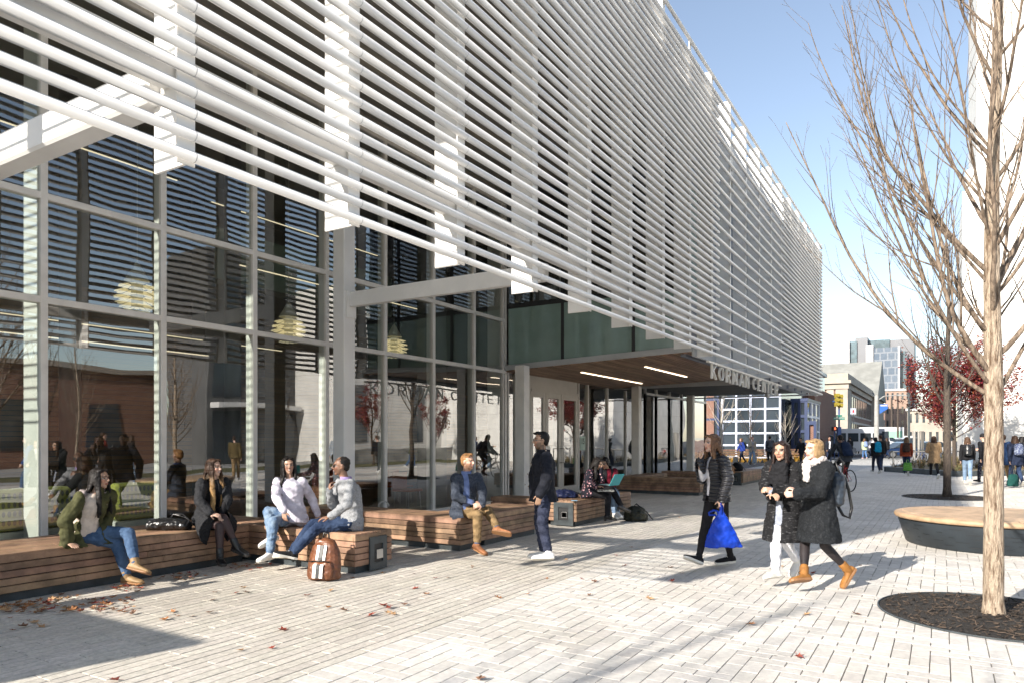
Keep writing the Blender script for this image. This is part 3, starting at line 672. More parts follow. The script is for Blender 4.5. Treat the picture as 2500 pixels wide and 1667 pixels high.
tree(at(1917,1113,43).xy.to_3d(),3.3,.06,1.0,M['barkp'],'pale little sapling right of the white gridded windows',23,limbs=16,spread=.9,L0=1.7,group=G,maxlv=3,dens=.6)
tree(at(2012,1095,80).xy.to_3d(),6.2,.14,1.6,mat('brown_twigs',(.30,.19,.12),.9),'brown bare street tree in front of the old stone building',24,limbs=22,spread=.7,L0=3.6,maxlv=3,dens=.5)
G=G0='bare trees across the plaza, mirrored in the lobby glass'
for i,(x,y,h) in enumerate(((-2.5,-8,7.5),(2.5,-12,8),(8.5,-13,7.5),(14.5,-12.5,7),(20.5,-12.5,7),(27,-12.8,6.5))):
    tree((x,y,0),h,.10,2.2,M['barkd'] if i%2 else M['bark'],['bare tree first in the mirrored row from the left','bare tree second in the mirrored row','bare tree in front of the mirrored grey building','bare tree mirrored left of the letters','bare tree mirrored under the letters','bare tree mirrored near the column'][i],40+i,limbs=18,spread=.8,L0=2.6,group=G,maxlv=3,dens=.6)
for i,(x,y) in enumerate(((34,-12.5),(41,-12.8))):
    tree((x,y,0),5.2,.08,1.4,M['barkd'],['red leaved tree mirrored in the entrance doors','red leaved tree mirrored in the panes past the doors'][i],60+i,limbs=18,spread=1.0,L0=2.4,leaf=(redl,2600,.06,0),name='red_maple',group='red trees mirrored in the entrance glass',maxlv=3,dens=.6)
for i,(x,y,h) in enumerate(((5.5,-17,6.5),(11.5,-16.5,7.2),(14.2,-18,6.8),(18.5,-17.5,7.5),(23.5,-17,6.6))):
    tree((x,y,0),h,.075,1.3,M['barkp'] if i in(1,2) else M['bark'],['pale','first birch like','second birch like','brown','last'][i]+' bare tree before the mirrored brick hall',70+i,limbs=26,spread=.9,L0=2.9,group=G0,maxlv=3,dens=.8)
tree((-8.5,5.4,0),9.0,.13,2.6,M['bark'],'bare tree off the left end of the building whose shadow falls on the paving',31,limbs=22,spread=.9,L0=3.4,maxlv=3,dens=.7)
tree((-3.5,1.2,0),7.4,.09,2.4,M['bark'],'bare tree behind the camera whose shadow falls beyond the walkers',32,limbs=22,spread=.85,L0=2.9,maxlv=3,dens=.7)
# tree pits
for (x,y,r_,lb) in ((7.76,-.40,.93,'mulch'),(23.0,-.12,1.1,'mulch')):
    m=MB(); n=72; rr_=random.Random(2)
    ring=[V((x+math.cos(2*math.pi*i/n)*r_,y+math.sin(2*math.pi*i/n)*r_,.004)) for i in range(n)]
    cs=[]; K=14
    for q in range(K): cs.append([V((x,y,0))+ (p-V((x,y,0)))*(1-q/K)+UP*(rr_.uniform(-.003,.008)+.022*math.sin(q/K*1.5) if q else 0) for p in ring])
    m.rings(cs,cap=True); o=m.build('mulch_bed',M['mulch'],kind='stuff',label='dark mulch round the tree trunk')
    m=MB()
    for i in range(n): 
        a=ring[i]; b=ring[(i+1)%n]; c=V((x,y,.004)); m.add([a,b,b+(b-c)*.012,a+(a-c)*.012,a+UP*.012,b+UP*.012,b+(b-c)*.012+UP*.012,a+(a-c)*.012+UP*.012],[(4,5,6,7),(0,1,5,4),(3,7,6,2)])
    m.build('tree_pit_edging',M['dkmetal'],kind='structure')
    m=MB()
    for i in range(900 if x<10 else 250):
        a=rr_.uniform(0,6.28); q=r_*.97*math.sqrt(rr_.random()); p=V((x+math.cos(a)*q,y+math.sin(a)*q,.02+.02*(1-q/r_))); d=V((rr_.gauss(0,1),rr_.gauss(0,1),rr_.gauss(0,.25))).normalized(); b=perp(d,rr_); l=rr_.uniform(.008,.03); m.obox(p,d,b,d.cross(b),l,.004,.002)
    m.build('mulch_chips',mat('bark_chips',(.05,.035,.025),.9,rnd=.9) if x<10 else bpy.data.materials['bark_chips'],kind='stuff',label='loose bark chips on the mulch')
#@@OBJECTS
# ------------------------------------------------------------------ wooden benches
def bench(name,label,segs,group='slatted wooden benches with dark plinths along the lobby'):
    """segs: (x0,x1,y0,y1,long axis) blocks clad in horizontal boards on a dark plinth"""
    x0=min(q[0] for q in segs);y0=min(q[2] for q in segs)
    e=empty(name,(x0,y0,0),0,label,'bench',group)
    for (xa,xb,ya,yb,ax) in segs:
        m=MB(); m.box(xa+.06,xb-.06,ya+.06,yb-.06,0,.12); m.build('plinth',M['dkmetal'],e)
        m=MB(); m.box(xa+.03,xb-.03,ya+.03,yb-.03,.10,.42); m.build('core',M['blackline'],e)
        f=MB(); t=.03; hb=.066
        for k in range(5):
            z0=.095+k*(hb+.009); z1=z0+hb
            if k==4: z1=z0+hb
            def brd(fixed,a,b,along):
                p=a
                while p<b-.02:
                    q=min(b,p+random.uniform(2.2,3.2)); r=random.random()
                    if along=='x': f.bbox(p+.001,q-.001,fixed[0],fixed[1],z0,z1,.004,r)
                    else: f.bbox(fixed[0],fixed[1],p+.001,q-.001,z0,z1,.004,r)
                    p=q
            brd((ya,ya+t),xa,xb,'x'); brd((yb-t,yb),xa,xb,'x'); brd((xa,xa+t),ya+t,yb-t,'y'); brd((xb-t,xb),ya+t,yb-t,'y')
        f.build('side_boards',M['teak'],e)
        tp=MB(); zt=.095+5*(hb+.009)
        if ax=='x':
            n=max(4,round((yb-ya)/.095)); w=(yb-ya)/n
            for k in range(n):
                p=xa
                while p<xb-.02: q=min(xb,p+random.uniform(2.,3.)); tp.bbox(p+.001,q-.001,ya+k*w+.004,ya+(k+1)*w-.004,zt-.065,zt+.012,.005); p=q
        else:
            n=max(4,round((xb-xa)/.095)); w=(xb-xa)/n
            for k in range(n):
                p=ya
                while p<yb-.02: q=min(yb,p+random.uniform(2.,3.)); tp.bbox(xa+k*w+.004,xa+(k+1)*w-.004,p+.001,q-.001,zt-.065,zt+.012,.005); p=q
        tp.build('seat',M['teak'],e)
    return e
def outlet(e,c,ax,nr,w=.34,h=.40):     # dark end plate with a recessed metal socket box
    m=MB(); c=V(c)
    for a,b_,u,v_ in ((-.5,-.26,0,1),(.26,.5,0,1),(-.26,.26,.0,.22),(-.26,.26,.78,1)):
        m.obox(c+ax*((a+b_)/2*w)+UP*((u+v_)/2*h),ax,nr,UP,(b_-a)/2*w,.012,(v_-u)/2*h)
    m.build('end_plate',M['dkmetal'],e)
    m=MB(); m.obox(c+UP*(.5*h)-nr*.008,ax,nr,UP,.28*w,.004,.30*h); m.build('recess',M['blackline'],e)
    m=MB(); m.obox(c+UP*(.46*h)+ax*.02+nr*.002,ax,nr,UP,.055,.012,.055); m.obox(c+UP*(.46*h)+ax*.02+nr*.01,ax,nr,UP,.05,.004,.045); m.build('socket_box',mat('socket_metal',(.5,.5,.5),.35,metal=.8) if 'socket_metal' not in bpy.data.materials else bpy.data.materials['socket_metal'],e)
aX,aY=V((1,0,0)),V((0,1,0))
b=bench('bench','long slatted L shaped bench against the glass with four students sitting on it',[(-1.0,6.15,7.82,8.95,'x'),(6.15,6.80,5.92,8.95,'y')])
outlet(b,(6.53,5.905,.02),aX,V((0,-1,0)),.30,.40)
b=bench('bench','corner bench in the middle with a bearded man sitting on its near corner',[(8.2,8.85,5.86,9.2,'y'),(8.85,10.5,5.86,6.75,'x')])
b=bench('bench','short slatted bench with a socket in its end, two women sharing a laptop on it',[(11.65,14.3,5.72,6.35,'x'),(11.65,12.2,6.35,7.6,'y')])
outlet(b,(11.635,5.98,.02),V((0,-1,0)),V((-1,0,0)),.40,.42)
b=bench('bench','dark reddish slatted bench in shade beside the third column',[(20.0,20.6,5.9,8.5,'y'),(20.6,23,7.9,8.5,'x')])
b=bench('bench','lit bench with a dark end plate farthest down the lobby front',[(25.3,28.4,5.95,6.6,'x'),(24.4,25.0,6.6,8.6,'y')])
outlet(b,(25.285,6.25,.02),V((0,-1,0)),V((-1,0,0)),.46,.42)
# round bench
c=FW*10.75+RT*7.33; c.z=0
e=empty('round_bench',c,0,'large round bench with a pale wooden top and a dark tapering metal drum','bench')
m=MB(); n=64
m.rings([[c+V((math.cos(2*math.pi*i/n)*r_,math.sin(2*math.pi*i/n)*r_,z)) for i in range(n)] for r_,z in ((1.15,.0),(1.17,.02),(1.275,.37),(1.275,.39))],r=.5); m.build('drum',mat('drum_metal',(.02,.027,.034),.5,var=.2,vs=2,bump=.15,bs=12),e,smooth=True)
m=MB()
for j in range(5):
    z=.08+j*.06; rr_=1.17+(z-.02)/.35*.105+.004
    rg=random.Random(j)
    a=rg.uniform(0,1)
    while a<6.28:
        l=rg.uniform(.05,.16); m.tube([c+V((math.cos(a+l*q)*rr_,math.sin(a+l*q)*rr_,z)) for q in(0,.5,1)],.0025,4); a+=l+rg.uniform(.08,.35)
m.build('slot',M['blackline'],e)
m=MB()
m.rings([[c+V((math.cos(2*math.pi*i/n)*r_,math.sin(2*math.pi*i/n)*r_,z)) for i in range(n)] for r_,z in ((1.24,.385),(1.315,.395),(1.33,.42),(1.325,.45),(1.30,.468),(1.24,.472),(1.20,.472))],r=.5,cap=False)
woodp=mat('pale_bench_wood',(.40,.27,.165),.6,var=.18,vs=5,rnd=.10,bump=.3,bs=40)
m.build('rim',woodp,e,smooth=True)
m=MB(); w_=.1; k=-12
while k<12:
    u=(k+.5)*w_; L_=math.sqrt(max(0,1.215**2-max(abs(k*w_),abs((k+1)*w_))**2))
    if L_>.05:
        d=(aX*.25+aY*.97).normalized(); q=V((d.y,-d.x,0)); m.obox(c+q*u+UP*.462,d,q,UP,L_,w_/2-.004,.012)
    k+=1
m.build('seat',woodp,e)
m=MB(); m.rings([[c+V((math.cos(2*math.pi*i/n)*r_,math.sin(2*math.pi*i/n)*r_,.448)) for i in range(n)] for r_ in (1.21,.01)],cap=False); m.build('seat_base',M['blackline'],e)
# far wooden bench with back
p0=at(1722,1112,47);p1=at(1992,1112,50); d=(p1-p0); d.z=0; L_=d.length; d.normalize(); q=V((d.y,-d.x,0))
if q.dot(FW)>0: q=-q
e=empty('long_bench',p0.xy.to_3d(),0,'long wooden bench with a slatted back in front of the glass building','bench')
g=lambda u,v_,z: V((p0.x,p0.y,0))+d*u+q*v_+UP*z
for nm,rows in (('seat',((.05,.45),(.2,.45),(.35,.45))),('backrest',((-.05,.62),(-.05,.76),(-.06,.90)))):
    m=MB()
    for v_,z in rows: m.obox(g(L_/2,v_,z),d,q,UP,L_/2,.05 if nm=='seat' else .015,.02 if nm=='seat' else .055)
    m.build(nm,M['teak'],e)
for k in range(6):
    m=MB(); u=(k+.5)*L_/6; m.obox(g(u,.15,.21),d,q,UP,.05,.2,.21); m.build('leg',M['concrete'],e)
# planter with kerb and railing on the right
pa=at(2167,1147,gd(1147)); pb=at(2345,1162,gd(1162)); pc=at(2560,1160,gd(1160))
e=empty('raised_planter',pb.xy.to_3d(),0,'low dark kerbed planting bed with dry plants under the red maple','planter')
P=[at(2167,1150,gd(1150)),at(2330,1162,gd(1162)),at(2620,1158,gd(1158)),at(2620,1126,gd(1126)),at(2300,1120,gd(1120))]
P=[V((p.x,p.y,0)) for p in P]
m=MB()
for a,b_ in zip(P,P[1:]+P[:1]):
    dd=(b_-a); l=dd.length; dd.normalize(); m.obox((a+b_)/2+UP*.11,dd,V((dd.y,-dd.x,0)),UP,l/2+.12,.12,.13)
m.build('kerb',M['dkmetal'],e)
m=MB(); m.add([p+UP*.14 for p in P],[(0,1,2,3,4)]); m.build('soil',M['soil'],e)
dry=mat('dry_plants',(.16,.10,.045),.9,col2=(.10,.10,.04),vs=4,rnd=.5)
rg=random.Random(4); cen=sum(P,V())/5
def tuft(m,p,h,n,rg,sp=.35):
    for _ in range(n):
        a=rg.uniform(0,6.28); dd=V((math.cos(a)*sp,math.sin(a)*sp,1)).normalized(); w_=perp(dd,rg)*.012; q=p+dd*h*rg.uniform(.5,1)
        m.add([p+w_,p-w_,q],[(0,1,2)],rg.random()); m.add([q+w_*2,q-w_*2,q+dd*.04+w_],[(0,1,2)],rg.random())
m=MB()
for i in range(420):
    a,b_=rg.random(),rg.random(); k=rg.randrange(4); t=[P[0],P[k+1] if k<4 else P[1]][0]; p=cen.lerp(P[rg.randrange(5)].lerp(P[rg.randrange(5)],rg.random()),rg.random()**.6)
    tuft(m,p+UP*.14,rg.uniform(.15,.5),16,rg)
m.build('ground_cover',dry,kind='stuff',label='dry brown ground cover in the planting bed')
m=MB(); 
yl_=mat('yellow_plants',(.42,.24,.03),.9,rnd=.5)
for i in range(120):
    p=at(rg.uniform(1700,1990),1106,rg.uniform(49,50.5)); tuft(m,V((p.x,p.y,0)),rg.uniform(.3,.9),14,rg,.5)
m.build('yellow_planting',yl_,kind='stuff',label='yellow autumn plants behind the long bench')
e=empty('railing',at(2180,1145,gd(1143)).xy.to_3d(),0,'brushed metal handrail on posts at the front corner of the planting bed','railing')
rp=[V((q.x,q.y,0)) for q in (at(2180,1145,35.5),at(2245,1140,36),at(2330,1135,37),at(2400,1135,37))]
stl=mat('brushed_steel',(.45,.43,.40),.35,metal=.7)
m=MB(); m.tube([p+UP*1.0 for p in rp],.03,8); m.build('handrail',stl,e)
for p in rp: m=MB(); m.cyl(p,p+UP*.98,.025); m.cyl(p+V((.12,0,0)),p+V((.12,0,.98)),.025); m.build('post',stl,e)
for px in (2232,2243,2252):
    p=at(px,1112,46); p.z=0; m=MB(); m.cyl(p,p+UP*2.1,.09,n=12); m.cyl(p+UP*2.1,p+UP*2.16,.1,n=12); m.build('bollard_post',stl,label=['left','middle','right'][(2232,2243,2252).index(px)]+'most of three pale steel posts by the parked bicycles',cat='post',group='steel posts by the bicycles')
# ------------------------------------------------------------------ street: bus, lorry, cars, signal, poles
tyre=mat('tyre_rubber',(.02,.02,.02),.85); rim=mat('wheel_rim',(.5,.5,.52),.3,metal=.8)
def wheel(e,c,ax,r_=.34,w_=.22):
    m=MB(); m.cyl(V(c)-ax*w_/2,V(c)+ax*w_/2,r_,n=24); t=m.build('wheel',tyre,e); m=MB(); m.cyl(V(c)-ax*(w_/2+.01),V(c)+ax*(w_/2+.01),r_*.62,n=16); m.build('rim',rim,t)
def car(name,label,cat,loc,rz,col,L_=4.5,w_=1.8,h=1.45,suv=False,group=None):
    e=empty(name,loc,rz,label,cat,group); paint=mat(name+'_paint',col,.25,coat=1.0,metal=.2)
    # side profile along x, then loft across y
    if suv: low=[(-.5,.35),(-.5,.75),(-.49,.98),(-.47,1.02),(.18,1.05),(.42,.95),(.5,.78),(.5,.35)]; top=[(-.46,1.02),(-.40,h*1.0),(-.30,h*1.08),(.02,h*1.08),(.10,h),(.24,1.03)]
    else: low=[(-.5,.32),(-.5,.7),(-.47,.9),(-.35,.93),(.22,.92),(.42,.82),(.5,.66),(.5,.30)]; top=[(-.40,.91),(-.24,h*.95),(-.14,h),(.03,h),(.12,h*.93),(.27,.90)]
    m=MB(); n=7
    mt=Matrix.Translation(V(loc))@Matrix.Rotation(rz,4,'Z')
    def prof(pts,ins,zs=1.): return [[mt@V((x*L_,y,z)) for x,z in pts] for y in ins]
    for pts,ys in ((low,(-w_/2+.06,-w_/2,-w_*.4,w_*.4,w_/2,w_/2-.06)),):
        rr=prof(low,ys); m.rings(rr)
    m.build('body',paint,e)
    m=MB(); a=[mt@V((x*L_,-w_/2+.08+.16*(z-.9),z)) for x,z in top]; b=[mt@V((x*L_,w_/2-.08-.16*(z-.9),z)) for x,z in top]; m.rings([a,b]); m.build('window',M['dg'],e)
    m=MB(); rt=[p for p in top if p[1]>h*.94]; a=[mt@V((x*L_,-w_/2+.17,z+.02)) for x,z in rt]+[mt@V((x*L_,-w_/2+.17,z-.03)) for x,z in rt[::-1]]; b=[mt@V((x*L_,w_/2-.17,z+.02)) for x,z in rt]+[mt@V((x*L_,w_/2-.17,z-.03)) for x,z in rt[::-1]]; m.rings([a,b]); m.build('roof',paint,e)
    axy=mt.to_3x3()@V((0,1,0))
    for sx in(-.31,.31):
        for sy in(-1,1): wheel(e,mt@V((sx*L_,sy*(w_/2-.1),.33)),axy)
    for sy in(-1,1):
        m=MB(); m.obox(mt@V((.485*L_,sy*w_*.36,.68)),mt.to_3x3()@V((1,0,0)),axy,UP,.06,.16,.06); m.build('headlight',M['white'],e)
        m=MB(); m.obox(mt@V((-.495*L_,sy*w_*.38,.78)),mt.to_3x3()@V((1,0,0)),axy,UP,.03,.12,.06); m.build('tail_light',mat('tail_light_red',(.4,.02,.02),.3) if 'tail_light_red' not in bpy.data.materials else bpy.data.materials['tail_light_red'],e)
    return e
side=math.atan2(RT.y,RT.x)
def gp(px,d): p=at(px,HY,d); return V((p.x,p.y,0))
car('parked_car','dark blue saloon car passing behind the planting bed','car',gp(2206,62),side+math.pi,(.02,.045,.12),L_=4.6)
car('parked_car','white sport utility car half hidden by the red maple','car',gp(2225,85),side+.2,(.6,.62,.65),L_=4.8,w_=2,h=1.7,suv=True)
car('parked_car','pale silver car behind the steel posts','car',gp(2262,70),side+math.pi,(.55,.55,.55),L_=4.5)
car('parked_car','dark green sport utility car right of the white bus','car',gp(2163,80),side+.4,(.03,.06,.07),L_=4.6,w_=1.9,h=1.7,suv=True)
# shuttle bus
bp_=mat('bus_white',(.62,.64,.68),.35,coat=.6); mt=Matrix.Translation(gp(2098,72))@Matrix.Rotation(side,4,'Z'); ax=mt.to_3x3()@V((1,0,0)); ay=mt.to_3x3()@V((0,1,0))
e=empty('shuttle_bus',gp(2098,72),0,'white shuttle bus with dark windows stopped across the end of the plaza','bus')
m=MB(); sec=[(-3.3,.45),(-3.3,2.5),(-3.1,2.72),(2.2,2.72),(2.4,2.5),(2.55,1.5),(3.5,1.25),(3.6,1.1),(3.6,.45)]; m.rings([[mt@V((x,y,z)) for x,z in sec] for y in(-1.05,1.05)]); m.build('body',bp_,e)
for k in range(4):
    m=MB(); x=-2.9+k*1.25; m.obox(mt@V((x+.5,-1.07,1.85)),ax,ay,UP,.52,.02,.42); m.build('window',M['dg'],e)
m=MB(); m.obox(mt@V((2.1,-1.07,1.5)),ax,ay,UP,.33,.02,.95); m.build('door',M['dg'],e)
for sx in(-2.1,2.6):
    for sy in(-1,1): wheel(e,mt@V((sx,sy*.95,.4)),ay,.4)
mt=Matrix.Translation(gp(2155,90))@Matrix.Rotation(side,4,'Z'); ax=mt.to_3x3()@V((1,0,0)); ay=mt.to_3x3()@V((0,1,0))
e=empty('food_truck',gp(2155,90),0,'white box lorry with a pink and pale green side panel behind the bus','lorry')
m=MB(); m.obox(mt@V((-.2,0,1.95)),ax,ay,UP,2.3,1.1,1.25); m.build('box_body',M['white'],e); m=MB(); m.obox(mt@V((2.7,0,1.25)),ax,ay,UP,.7,1.0,.85); m.build('cab',M['white'],e)
m=MB(); m.obox(mt@V((.7,-1.12,1.9)),ax,ay,UP,1.2,.02,.8); m.build('side_panel',mat('pale_green_panel',(.35,.62,.45),.5),e)
m=MB(); m.obox(mt@V((-1.0,-1.12,2.1)),ax,ay,UP,.45,.02,.5); m.build('side_panel',mat('pink_panel',(.75,.35,.4),.5),e)
m=MB(); m.obox(mt@V((3.1,-1.02,1.55)),ax,ay,UP,.28,.02,.3); m.build('window',M['dg'],e)
for sx in(-1.6,2.5):
    for sy in(-1,1): wheel(e,mt@V((sx,sy*.9,.42)),ay,.42)
mt=Matrix.Translation(gp(2035,66))@Matrix.Rotation(side,4,'Z')
car('parked_van','silver van at the kerb behind the people at the crossing','van',gp(2012,68),side,(.42,.44,.47),L_=5.2,w_=2,h=1.95,suv=True)
# traffic signal with street sign
d_=58; b0=gp(2048.5,d_); blm=mat('blue_pole_paint',(.03,.07,.20),.5); sgy=mat('signal_yellow',(.28,.22,.03),.5)
e=empty('traffic_signal',b0,0,'yellow traffic signal on a blue pole with a green street name sign','traffic light')
zz=lambda py: 1.6+(HY-py)/FPX*d_
m=MB(); m.cyl(b0,b0+UP*zz(960),.09,.06,n=12); m.build('pole',blm,e)
for k,(px,py) in enumerate(((2043,976),(2051.5,978))):
    p=gp(px,d_-.2); m=MB(); 
    for j in range(3): m.obox(V((p.x,p.y,zz(py)+(1-j)*.36)),RT,FW,UP,.17,.12,.165)
    h_=m.build('signal_head',sgy,e)
    m=MB()
    for j in range(3): c_=V((p.x,p.y,zz(py)+(1-j)*.36)); m.cyl(c_-FW*.13-RT*.0,c_-FW*.3,.12,n=10)
    m.build('visor',sgy,h_)
m=MB(); p=gp(2036,d_-.2); m.obox(V((p.x,p.y,zz(979))),RT,FW,UP,.12,.05,.05); m.tube([b0+UP*zz(966),V((p.x,p.y,zz(972)))],.04,6); m.build('bracket',blm,e)
ss=MB(); p=gp(2048.5,d_-.3); ss.obox(V((p.x,p.y,zz(1021))),RT,FW,UP,.46,.02,.11); ss.obox(V((p.x,p.y,zz(1014.5))),RT,FW,UP,.25,.02,.07); sgn=ss.build('street_sign',mat('street_sign_green',(.01,.17,.13),.5),e)
tc=bpy.data.curves.new('t','FONT'); tc.body='MARKET ST'; tc.size=.17; tc.align_x='CENTER'; tc.align_y='CENTER'; tc.extrude=.004
to=bpy.data.objects.new('lettering',tc); COL.objects.link(to); dgp=bpy.context.evaluated_depsgraph_get(); me=bpy.data.meshes.new_from_object(to.evaluated_get(dgp)); bpy.data.objects.remove(to)
me.transform(Matrix.Translation(V((p.x,p.y,zz(1021)))-FW*.03)@Matrix(((RT.x,0,-FW.x,0),(RT.y,0,-FW.y,0),(0,1,0,0),(0,0,0,1)))); me.materials.append(M['white']); to=bpy.data.objects.new('lettering',me); link(to,sgn)
m=MB(); p=gp(2048.5,d_-.15); m.obox(V((p.x,p.y,zz(1052))),RT,FW,UP,.14,.1,.35); m.build('control_box',blm,e)
b0=gp(2037,d_+2); e=empty('pedestrian_signal',b0,0,'small pedestrian signal showing a red hand left of the blue pole','pedestrian signal')
m=MB(); m.cyl(b0,b0+UP*zz(1050),.05); m.build('pole',blm,e); m=MB(); c_=b0+UP*zz(1045); m.obox(c_,RT,FW,UP,.19,.12,.19); m.build('signal_head',M['blackline'],e)
m=MB(); c_=c_-FW*.13; m.obox(c_-UP*.02,RT,FW,UP,.055,.005,.05)
for k in range(4): m.obox(c_+RT*(-.045+.03*k)+UP*.07,RT,FW,UP,.011,.005,.045)
m.obox(c_+RT*.075-UP*.0,RT,FW,UP,.012,.005,.04); m.build('red_hand',mat('red_hand_light',(1,.12,.04),.5,emit=1.5),e)
# poles, lamps, banner, flag sign
def pole(name,label,cat,px,d,ytop,r_,mt,arm=None,group=None):
    b0=gp(px,d); e=empty(name,b0,0,label,cat,group); z=1.6+(HY-ytop)/FPX*d; m=MB(); m.cyl(b0,b0+UP*z,r_,r_*.7,n=12); m.build('pole',mt,e)
    if arm: m=MB(); m.tube([b0+UP*(z-.6),b0+UP*(z-.1)+RT*arm*.3,b0+UP*(z+.05)+RT*arm],.05,6); m.build('arm',mt,e); m=MB(); m.obox(b0+UP*z+RT*(arm*1.05),RT,FW,UP,.4,.12,.07); m.build('lamp_head',mt,e)
    return e,b0
e,b0=pole('street_lamp','pale concrete street lamp with a curved arm and a blue banner','street lamp',2140,70,964,.26,M['concrete'],2.4)
m=MB(); z=1.6+(HY-986)/FPX*70; m.add([b0+RT*.3+UP*z,b0+RT*1.1+UP*z,b0+RT*1.1+UP*(z-.45),b0+RT*.3+UP*(z-.95)],[(0,1,2,3)]); m.build('banner',mat('blue_banner',(.05,.16,.55),.6),e)
m=MB(); m.box(0,0,0,0,0,0) if 0 else m.obox(b0+RT*.7+UP*(z-.12)-FW*.02,RT,FW,UP,.32,.005,.06); m.build('banner_stripe',M['white'],e)
pole('utility_pole','dark wooden utility pole nearest the street lamp','utility pole',2177,95,970,.15,M['barkd'])
pole('utility_pole','dark pole between the two far brick buildings','utility pole',2192,88,962,.13,M['barkd'])
pole('street_lamp','tall dark slim lamp post in front of the red maple','street lamp',2219,44,930,.085,M['dkmetal'])
b0=gp(2083,85); z=1.6+(HY-1003)/FPX*85; e=empty('wall_flag_sign',b0,0,'small white square sign with a red mark on the corner of the old brick building','sign')
m=MB(); m.obox(b0+UP*z,RT,FW,UP,.32,.03,.37); m.build('board',mat('pale_blue_board',(.5,.52,.62),.5),e); m=MB(); m.obox(b0+UP*(z-.03)-FW*.035,RT,FW,UP,.09,.006,.14); m.obox(b0+UP*(z+.13)-FW*.035,RT,FW,UP,.05,.006,.03); m.build('red_mark',mat('red_mark',(.5,.03,.03),.5),e); m=MB(); m.cyl(b0,b0+UP*(z-.3),.04); m.build('post',M['dkmetal'],e)
# parked bicycles
def bicycle(loc,rz,label,frame,group=None,name='bicycle',r_=.34,nsp=14,wr=.017):
    e=empty(name,loc,rz,label,'bicycle',group); mt=Matrix.Translation(V(loc))@Matrix.Rotation(rz,4,'Z'); T=lambda x,y,z: mt@V((x,y,z)); ay=mt.to_3x3()@V((0,1,0))
    fm=frame; dk=M['dkmetal']
    for x in(-.52,.52):
        m=MB(); c=T(x,0,r_); ex=mt.to_3x3()@V((1,0,0)); m.tube([c+(ex*math.cos(a*math.pi/16)+UP*math.sin(a*math.pi/16))*(r_-wr) for a in range(33)],wr,8,caps=False); wh=m.build('wheel',tyre,e,smooth=True)
        m=MB(); m.cyl(c-ay*.035,c+ay*.035,.022)
        for k in range(nsp):
            a=k*2*math.pi/nsp; m.cyl(c+ay*(.025 if k%2 else -.025),c+(ex*math.cos(a)+UP*math.sin(a))*(r_-wr*1.5),.0016,n=4,caps=False)
        m.build('spokes',rim,wh)
    m=MB(); bb=T(-.08,0,.28); st=T(-.20,0,.80); hd=T(.36,0,.84); hl=T(.39,0,.70)
    for a,b_,q in ((bb,st,.017),(bb,hl,.019),(st.lerp(bb,.12),hd,.017),(hd,hl,.02),(T(-.52,.05,r_),bb,.009),(T(-.52,-.05,r_),bb,.009),(T(-.52,.05,r_),st.lerp(bb,.1),.008),(T(-.52,-.05,r_),st.lerp(bb,.1),.008),(hl,T(.52,.055,r_),.011),(hl,T(.52,-.055,r_),.011)): m.cyl(a,b_,q,n=8)
    m.build('frame',fm,e)
    m=MB(); m.ball(T(-.235,0,.93),.12,.065,.03,ax=(mt.to_3x3()@V((1,0,0)),ay,UP)); m.cyl(st,T(-.23,0,.92),.013); m.build('saddle',dk,e,smooth=True)
    m=MB(); m.tube([T(.48,.21,.80),T(.56,.21,.88),T(.52,.21,.96),T(.40,.20,.97),T(.38,0,.97),T(.40,-.20,.97),T(.52,-.21,.96),T(.56,-.21,.88),T(.48,-.21,.80)],.015,8); m.cyl(hd,T(.38,0,.97),.014); m.build('handlebar',dk,e,smooth=True)
    m=MB(); m.cyl(bb-ay*.02-ay*.04,bb-ay*.05,.09,n=20); m.cyl(bb-ay*.06,T(-.02,-.08,.13),.01); m.obox(T(-.02,-.13,.12),mt.to_3x3()@V((1,0,0)),ay,UP,.045,.045,.01); m.cyl(bb+ay*.06,T(-.14,.08,.43),.01); m.obox(T(-.14,.13,.44),mt.to_3x3()@V((1,0,0)),ay,UP,.045,.045,.01); m.cyl(bb-ay*.07,bb+ay*.07,.012); m.build('crank',dk,e)
    return e
G='bicycles locked in a row by the steel posts'
for k,(px,d,c) in enumerate(((2236,44,(.3,.3,.32)),(2250,44.6,(.05,.1,.3)),(2264,44.2,(.25,.25,.25)),(2278,45,(.35,.05,.05)))):
    bicycle(gp(px,d),side+.5+.2*k,['first','second','third','fourth'][k]+' from the left of the bicycles parked by the steel posts',mat('bike_paint',c,.35),G,nsp=8)
